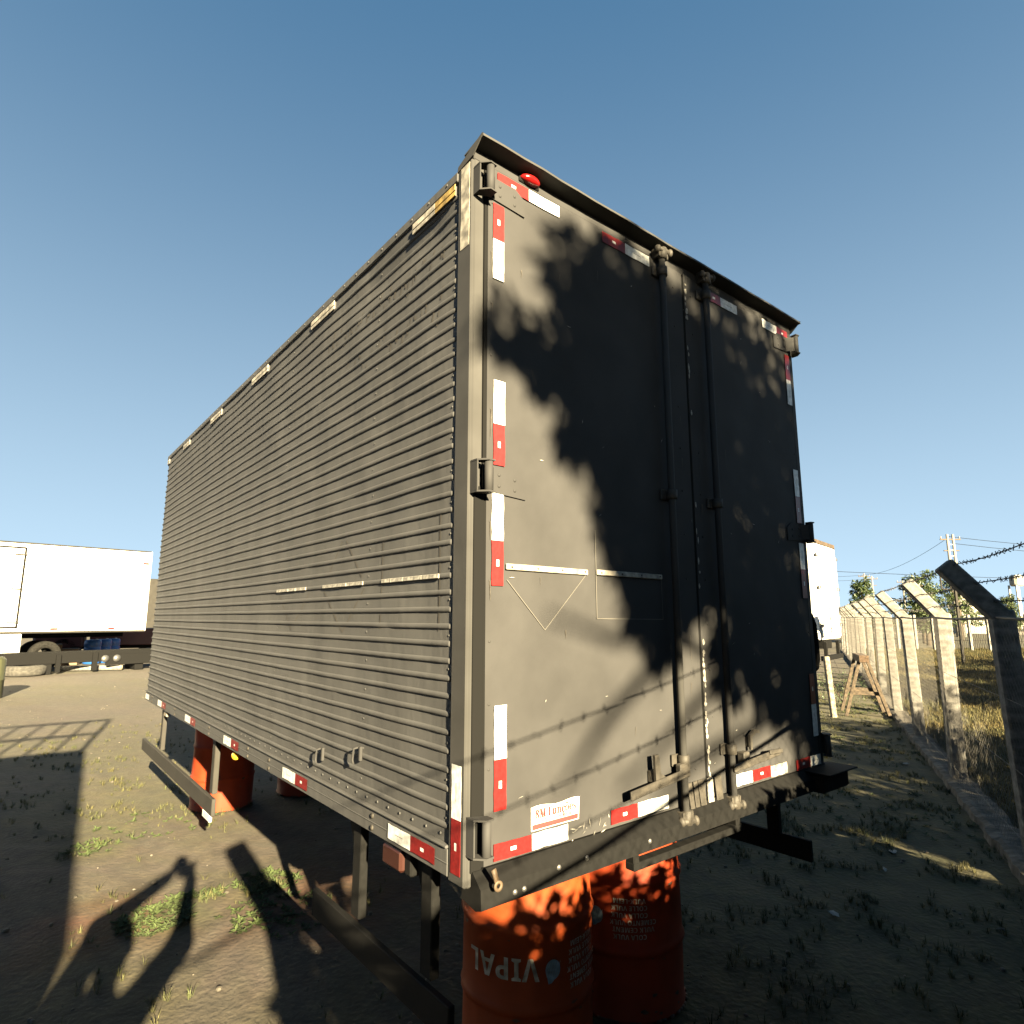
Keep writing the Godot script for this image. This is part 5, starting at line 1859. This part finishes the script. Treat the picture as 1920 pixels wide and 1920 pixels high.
# ------------------------------------------------------------------ the person holding the phone
func blob_mesh(bones: Array, cell: float, k: float) -> Array:
	# tapered capsules joined with a smooth minimum, meshed as surface nets; returns [vertices, indices]
	var lo := Vector3(1e9, 1e9, 1e9)
	var hi := -lo
	for b in bones:
		var r: float = maxf(b[2], b[3]) + k + cell * 2.0
		for p in [b[0], b[1]]:
			lo = lo.min(p - Vector3.ONE * r)
			hi = hi.max(p + Vector3.ONE * r)
	var n := Vector3i(((hi - lo) / cell).ceil()) + Vector3i.ONE
	var F := PackedFloat32Array()
	F.resize(n.x * n.y * n.z)
	F.fill(1.0)
	for b in bones:
		var A: Vector3 = b[0]
		var Bv: Vector3 = b[1]
		var r: float = maxf(b[2], b[3]) + k + cell * 1.5
		var mn := Vector3i(((A.min(Bv) - Vector3.ONE * r - lo) / cell).floor()).max(Vector3i.ZERO)
		var mx := Vector3i(((A.max(Bv) + Vector3.ONE * r - lo) / cell).ceil()).min(n - Vector3i.ONE)
		var ab := Bv - A
		var l2 := maxf(ab.length_squared(), 1e-9)
		for z in range(mn.z, mx.z + 1):
			for y in range(mn.y, mx.y + 1):
				for x in range(mn.x, mx.x + 1):
					var p := lo + Vector3(x, y, z) * cell
					var t := clampf((p - A).dot(ab) / l2, 0.0, 1.0)
					var d := (p - A - ab * t).length() - lerpf(b[2], b[3], t)
					var i := (z * n.y + y) * n.x + x
					var e := F[i]
					var h := maxf(k - absf(d - e), 0.0) / k
					F[i] = minf(d, e) - h * h * k * 0.25
	var id := {}
	var V := PackedVector3Array()
	var I := PackedInt32Array()
	for z in n.z - 1:
		for y in n.y - 1:
			for x in n.x - 1:
				var s := Vector3.ZERO
				var cnt := 0
				var c := PackedFloat32Array()
				var neg := 0
				for q in 8:
					var val := F[((z + (q >> 2)) * n.y + y + ((q >> 1) & 1)) * n.x + x + (q & 1)]
					c.append(val)
					if val < 0.0:
						neg += 1
				if neg == 0 or neg == 8:
					continue
				for e in [[0, 1], [2, 3], [4, 5], [6, 7], [0, 2], [1, 3], [4, 6], [5, 7], [0, 4], [1, 5], [2, 6], [3, 7]]:
					var a: float = c[e[0]]
					var b2: float = c[e[1]]
					if (a < 0.0) != (b2 < 0.0):
						var t := a / (a - b2)
						var pa := Vector3(e[0] & 1, (e[0] >> 1) & 1, e[0] >> 2)
						var pb := Vector3(e[1] & 1, (e[1] >> 1) & 1, e[1] >> 2)
						s += pa.lerp(pb, t)
						cnt += 1
				id[(z * n.y + y) * n.x + x] = V.size()
				V.append(lo + (Vector3(x, y, z) + s / cnt) * cell)
	for z in range(1, n.z - 1):
		for y in range(1, n.y - 1):
			for x in range(1, n.x - 1):
				var i0 := (z * n.y + y) * n.x + x
				var f0 := F[i0] < 0.0
				for ax in 3:
					var step: int = [1, n.x, n.x * n.y][ax]
					if f0 == (F[i0 + step] < 0.0):
						continue
					var u: int = [n.x, n.x * n.y, 1][ax]
					var w: int = [n.x * n.y, 1, n.x][ax]
					var q := [i0 - u - w, i0 - w, i0, i0 - u]
					var ok := true
					for e in q:
						if not id.has(e):
							ok = false
					if not ok:
						continue
					var a: int = id[q[0]]
					var b2: int = id[q[1]]
					var c2: int = id[q[2]]
					var d2: int = id[q[3]]
					if f0:
						I.append_array([a, c2, b2, a, d2, c2])
					else:
						I.append_array([a, b2, c2, a, c2, d2])
	return [V, I]

func make_photographer() -> void:
	var P := thing("person", "person in dark shirt holding a phone overhead, at the viewpoint", "person", Vector3(0.02, 0, 0.0))
	var bx := Vector3(-0.15, 0, 0)
	var hd := Vector3(-0.15, 1.565, 0.46)
	var bones := [
		[bx + Vector3(0, 0.93, 0.52), bx + Vector3(0, 1.06, 0.52), 0.145, 0.135], [bx + Vector3(0, 1.06, 0.52), bx + Vector3(0, 1.27, 0.51), 0.135, 0.155],
		[bx + Vector3(-0.11, 1.31, 0.51), bx + Vector3(0.11, 1.31, 0.51), 0.11, 0.11], [bx + Vector3(0, 1.34, 0.51), hd + Vector3(0, -0.05, 0.02), 0.066, 0.058],
		[hd + Vector3(0, 0.015, 0.015), hd + Vector3(0, 0.035, 0.0), 0.092, 0.088], [hd + Vector3(0, -0.075, -0.035), hd + Vector3(0, 0.0, -0.02), 0.048, 0.07],
		[hd + Vector3(0, -0.015, -0.102), hd + Vector3(0, 0.012, -0.090), 0.013, 0.009]]
	for s in [-1.0, 1.0]:
		var el := Vector3(-0.37, 1.58, 0.27) if s < 0 else Vector3(0.16, 1.55, 0.34)
		bones.append_array([
			[bx + Vector3(s * 0.09, 0.92, 0.52), bx + Vector3(s * 0.11, 0.49, 0.50), 0.098, 0.066], [bx + Vector3(s * 0.11, 0.49, 0.50), bx + Vector3(s * 0.12, 0.10, 0.54), 0.064, 0.044],
			[bx + Vector3(s * 0.12, 0.055, 0.57), bx + Vector3(s * 0.14, 0.038, 0.38), 0.042, 0.036],
			[bx + Vector3(s * 0.17, 1.37, 0.51), el, 0.078, 0.064], [el, Vector3(s * 0.085, 1.79, 0.105), 0.062, 0.040],
			[hd + Vector3(s * 0.090, 0.0, 0.01), hd + Vector3(s * 0.096, 0.03, 0.02), 0.013, 0.014]])
	var bm := blob_mesh(bones, 0.019, 0.035)
	var cols := PackedColorArray()
	for v in bm[0]:
		var p: Vector3 = v
		var c := Color(0.035, 0.05, 0.09)
		if p.y < 0.97:
			c = Color(0.05, 0.055, 0.075)
		if p.y < 0.085:
			c = Color(0.03, 0.025, 0.02)
		if p.y > 1.45 and (p.z > 0.34 and absf(p.x + 0.15) < 0.12 or p.z < 0.20):
			c = Color(0.30, 0.17, 0.11)
		cols.append(c)
	var arr := []
	arr.resize(Mesh.ARRAY_MAX)
	arr[Mesh.ARRAY_VERTEX] = bm[0]
	arr[Mesh.ARRAY_COLOR] = cols
	arr[Mesh.ARRAY_INDEX] = bm[1]
	var st := SurfaceTool.new()
	st.create_from_arrays(arr)
	st.generate_normals()
	var m := StandardMaterial3D.new()
	m.vertex_color_use_as_albedo = true
	m.roughness = 0.85
	obj("body", st.commit(), m, P)
	# hair
	var hm := blob_mesh([[hd + Vector3(0, 0.045, 0.03), hd + Vector3(0, 0.065, 0.0), 0.088, 0.082], [hd + Vector3(0, -0.02, 0.055), hd + Vector3(0, 0.05, 0.04), 0.07, 0.085]], 0.014, 0.02)
	P_add(hm, "hair", M.hair, P)
	# hands: a palm, four fingers and a thumb each, closed on the edges of the phone
	for s in [-1.0, 1.0]:
		var pc := Vector3(s * 0.068, 1.815, 0.060)
		var hb := [[Vector3(s * 0.085, 1.79, 0.105), pc, 0.026, 0.022], [pc, pc + Vector3(s * -0.002, 0.045, -0.012), 0.020, 0.018], [pc + Vector3(0, -0.012, -0.004), pc + Vector3(0, 0.03, -0.02), 0.016, 0.016]]
		for i in 4:
			var b := pc + Vector3(s * 0.004, 0.048 - i * 0.021, -0.014)
			var k := b + Vector3(s * -0.006, 0.004, -0.026)
			var t := k + Vector3(s * (-0.024 + i * 0.002), 0.0, -0.006)
			hb.append([b, k, 0.0088, 0.0082])
			hb.append([k, t, 0.0080, 0.0066])
		var tb := pc + Vector3(s * -0.012, 0.0, 0.0)
		hb.append([tb, tb + Vector3(s * -0.016, 0.028, -0.006), 0.011, 0.010])
		hb.append([tb + Vector3(s * -0.016, 0.028, -0.006), tb + Vector3(s * -0.026, 0.050, -0.018), 0.0095, 0.008])
		P_add(blob_mesh(hb, 0.005, 0.008), "hand", M.skin, P)
	var ph := thing("phone", "black phone held upright in both hands at the viewpoint", "phone", Vector3(0.0, 1.835, 0.024))
	ph.rotation.x = 0.16763
	st = begin()
	cbox(st, Vector3.ZERO, Vector3(0.086, 0.165, 0.009), 0.003)
	obj("case", st, M.phone_black, ph)
	st = begin()
	quad(st, Vector3(-0.038, -0.076, 0.0049), Vector3(0.038, -0.076, 0.0049), Vector3(0.038, 0.076, 0.0049), Vector3(-0.038, 0.076, 0.0049), Vector3.BACK)
	obj("screen", st, M.print_dark, ph)

func P_add(bm: Array, called: String, m: Material, parent: Node) -> void:
	var arr := []
	arr.resize(Mesh.ARRAY_MAX)
	arr[Mesh.ARRAY_VERTEX] = bm[0]
	arr[Mesh.ARRAY_INDEX] = bm[1]
	var st := SurfaceTool.new()
	st.create_from_arrays(arr)
	st.generate_normals()
	obj(called, st.commit(), m, parent)

# ------------------------------------------------------------------ grass and weeds
func tuft_mesh(blades: int, h: float, spread: float) -> ArrayMesh:
	var st := begin()
	for i in blades:
		var a := rng.randf() * TAU
		var d := Vector3(cos(a), 0, sin(a))
		var s := Vector3(-d.z, 0, d.x)
		var b := d * rng.randf() * spread * 0.4
		var hh := h * rng.randf_range(0.5, 1.1)
		var w := h * 0.045
		var m := b + d * spread * 0.35 + Vector3(0, hh * 0.65, 0)
		var t := b + d * spread * rng.randf_range(0.7, 1.2) + Vector3(0, hh, 0)
		st.set_color(Color(1, 1, 1))
		tri(st, b - s * w, b + s * w, m + s * w * 0.7, -d)
		tri(st, b - s * w, m + s * w * 0.7, m - s * w * 0.7, -d)
		tri(st, m - s * w * 0.7, m + s * w * 0.7, t, -d)
	return mesh_of(st)

func weed_mesh() -> ArrayMesh:
	var st := begin()
	for i in 9:
		var a := rng.randf() * TAU
		var e := rng.randf_range(0.2, 0.9)
		var d := Vector3(cos(a) * cos(e), sin(e), sin(a) * cos(e))
		st.set_color(Color(1, 1, 1))
		leaf(st, d * 0.008, d, Vector3.UP, rng.randf_range(0.022, 0.05), 0.018)
	return mesh_of(st)

func scatter(called: String, label: String, mesh: ArrayMesh, pts: Array) -> void:
	# pts: [position, scale, colour]
	var mm := MultiMesh.new()
	mm.transform_format = MultiMesh.TRANSFORM_3D
	mm.use_colors = true
	mm.mesh = mesh
	mm.instance_count = pts.size()
	for i in pts.size():
		var b := Basis(Vector3.UP, rng.randf() * TAU).scaled(Vector3.ONE * pts[i][1])
		mm.set_instance_transform(i, Transform3D(b, pts[i][0]))
		mm.set_instance_color(i, pts[i][2])
	var o := MultiMeshInstance3D.new()
	o.name = numbered(called)
	o.multimesh = mm
	o.material_override = M.grass
	add_child(o)
	o.set_meta("kind", "stuff")
	o.set_meta("label", label)

func make_ground_cover() -> void:
	var tuft := tuft_mesh(9, 0.085, 0.06)
	var weed := weed_mesh()
	var yard := []
	var weeds := []
	for i in 46000:
		var f := rng.randf_range(2.5, 16.0)
		var x := rng.randf_range(-7.5, fence_x(f))
		var g := grass_amount(x, f)
		if rng.randf() < pow(g, 1.6) * 1.3 * smoothstep(-0.15, 0.45, noise_a.get_noise_2d(x * 1.7 + 60.0, f * 1.7)):
			var n := noise_a.get_noise_2d(x * 3.0, f * 3.0)
			yard.append([at(x, -0.008, f), rng.randf_range(0.25, 0.75), Color(0.058, 0.052, 0.016).lerp(Color(0.030, 0.037, 0.010), clampf(0.5 + n, 0, 1)) * rng.randf_range(0.7, 1.2)])
	for q in [[-2.22, 4.22, 0.22, 110], [-2.20, 4.5, 0.12, 24], [-2.03, 4.60, 0.10, 24], [-1.74, 4.80, 0.22, 90], [-1.6, 4.35, 0.3, 40], [-3.42, 5.45, 0.2, 36], [-1.4, 4.3, 0.3, 50], [-3.2, 6.0, 0.5, 30], [6.9, 12.9, 0.5, 60], [7.3, 13.6, 0.5, 60], [5.2, 9.6, 0.6, 60], [3.8, 6.4, 0.9, 90]]:
		for i in q[3]:
			var a := rng.randf() * TAU
			var r: float = sqrt(rng.randf()) * q[2]
			weeds.append([at(q[0] + cos(a) * r, -0.005, q[1] + sin(a) * r), rng.randf_range(0.5, 1.15), Color(0.028, 0.042, 0.009) * rng.randf_range(0.7, 1.25)])
	var stone_st := begin()
	ball(stone_st, Vector3.ZERO, Vector3(0.010, 0.006, 0.008), 6, 4)
	var stone := mesh_of(stone_st)
	var grav := []
	for i in 5000:
		var f := 2.5 + 18.0 * pow(rng.randf(), 1.5)
		var x := rng.randf_range(-0.9 * f - 1.0, fence_x(f) - 0.3)
		var n := noise_a.get_noise_2d(x * 1.5 + 80.0, f * 1.5)
		if rng.randf() < 0.25 + n:
			grav.append([at(x, -0.002, f), pow(rng.randf(), 2.5) * 1.8 + 0.3, Color(0.045, 0.039, 0.030).lerp(Color(0.10, 0.088, 0.07), pow(rng.randf(), 2.0))])
	scatter("gravel", "small stones strewn over the yard dirt", stone, grav)
	scatter("yard_grass", "thin olive grass growing in patches on the dirt", tuft, yard)
	scatter("low_weeds", "small green weeds in clumps on the ground", weed, weeds)
	var lawn := []
	for i in 42000:
		var f := 3.0 + 33.0 * pow(rng.randf(), 1.4)
		var x := fence_x(f) + 0.2 + rng.randf() * (5.0 + f * 0.45)
		var n := noise_a.get_noise_2d(x * 0.7, f * 0.7)
		lawn.append([at(x, -0.008, f), rng.randf_range(0.7, 1.6) * (1.0 + f * 0.02), Color(0.080, 0.061, 0.016).lerp(Color(0.042, 0.042, 0.011), clampf(0.5 + n * 1.3, 0, 1)) * rng.randf_range(0.75, 1.2)])
	scatter("field_grass", "dry yellow green grass of the field beyond the fence", tuft, lawn)
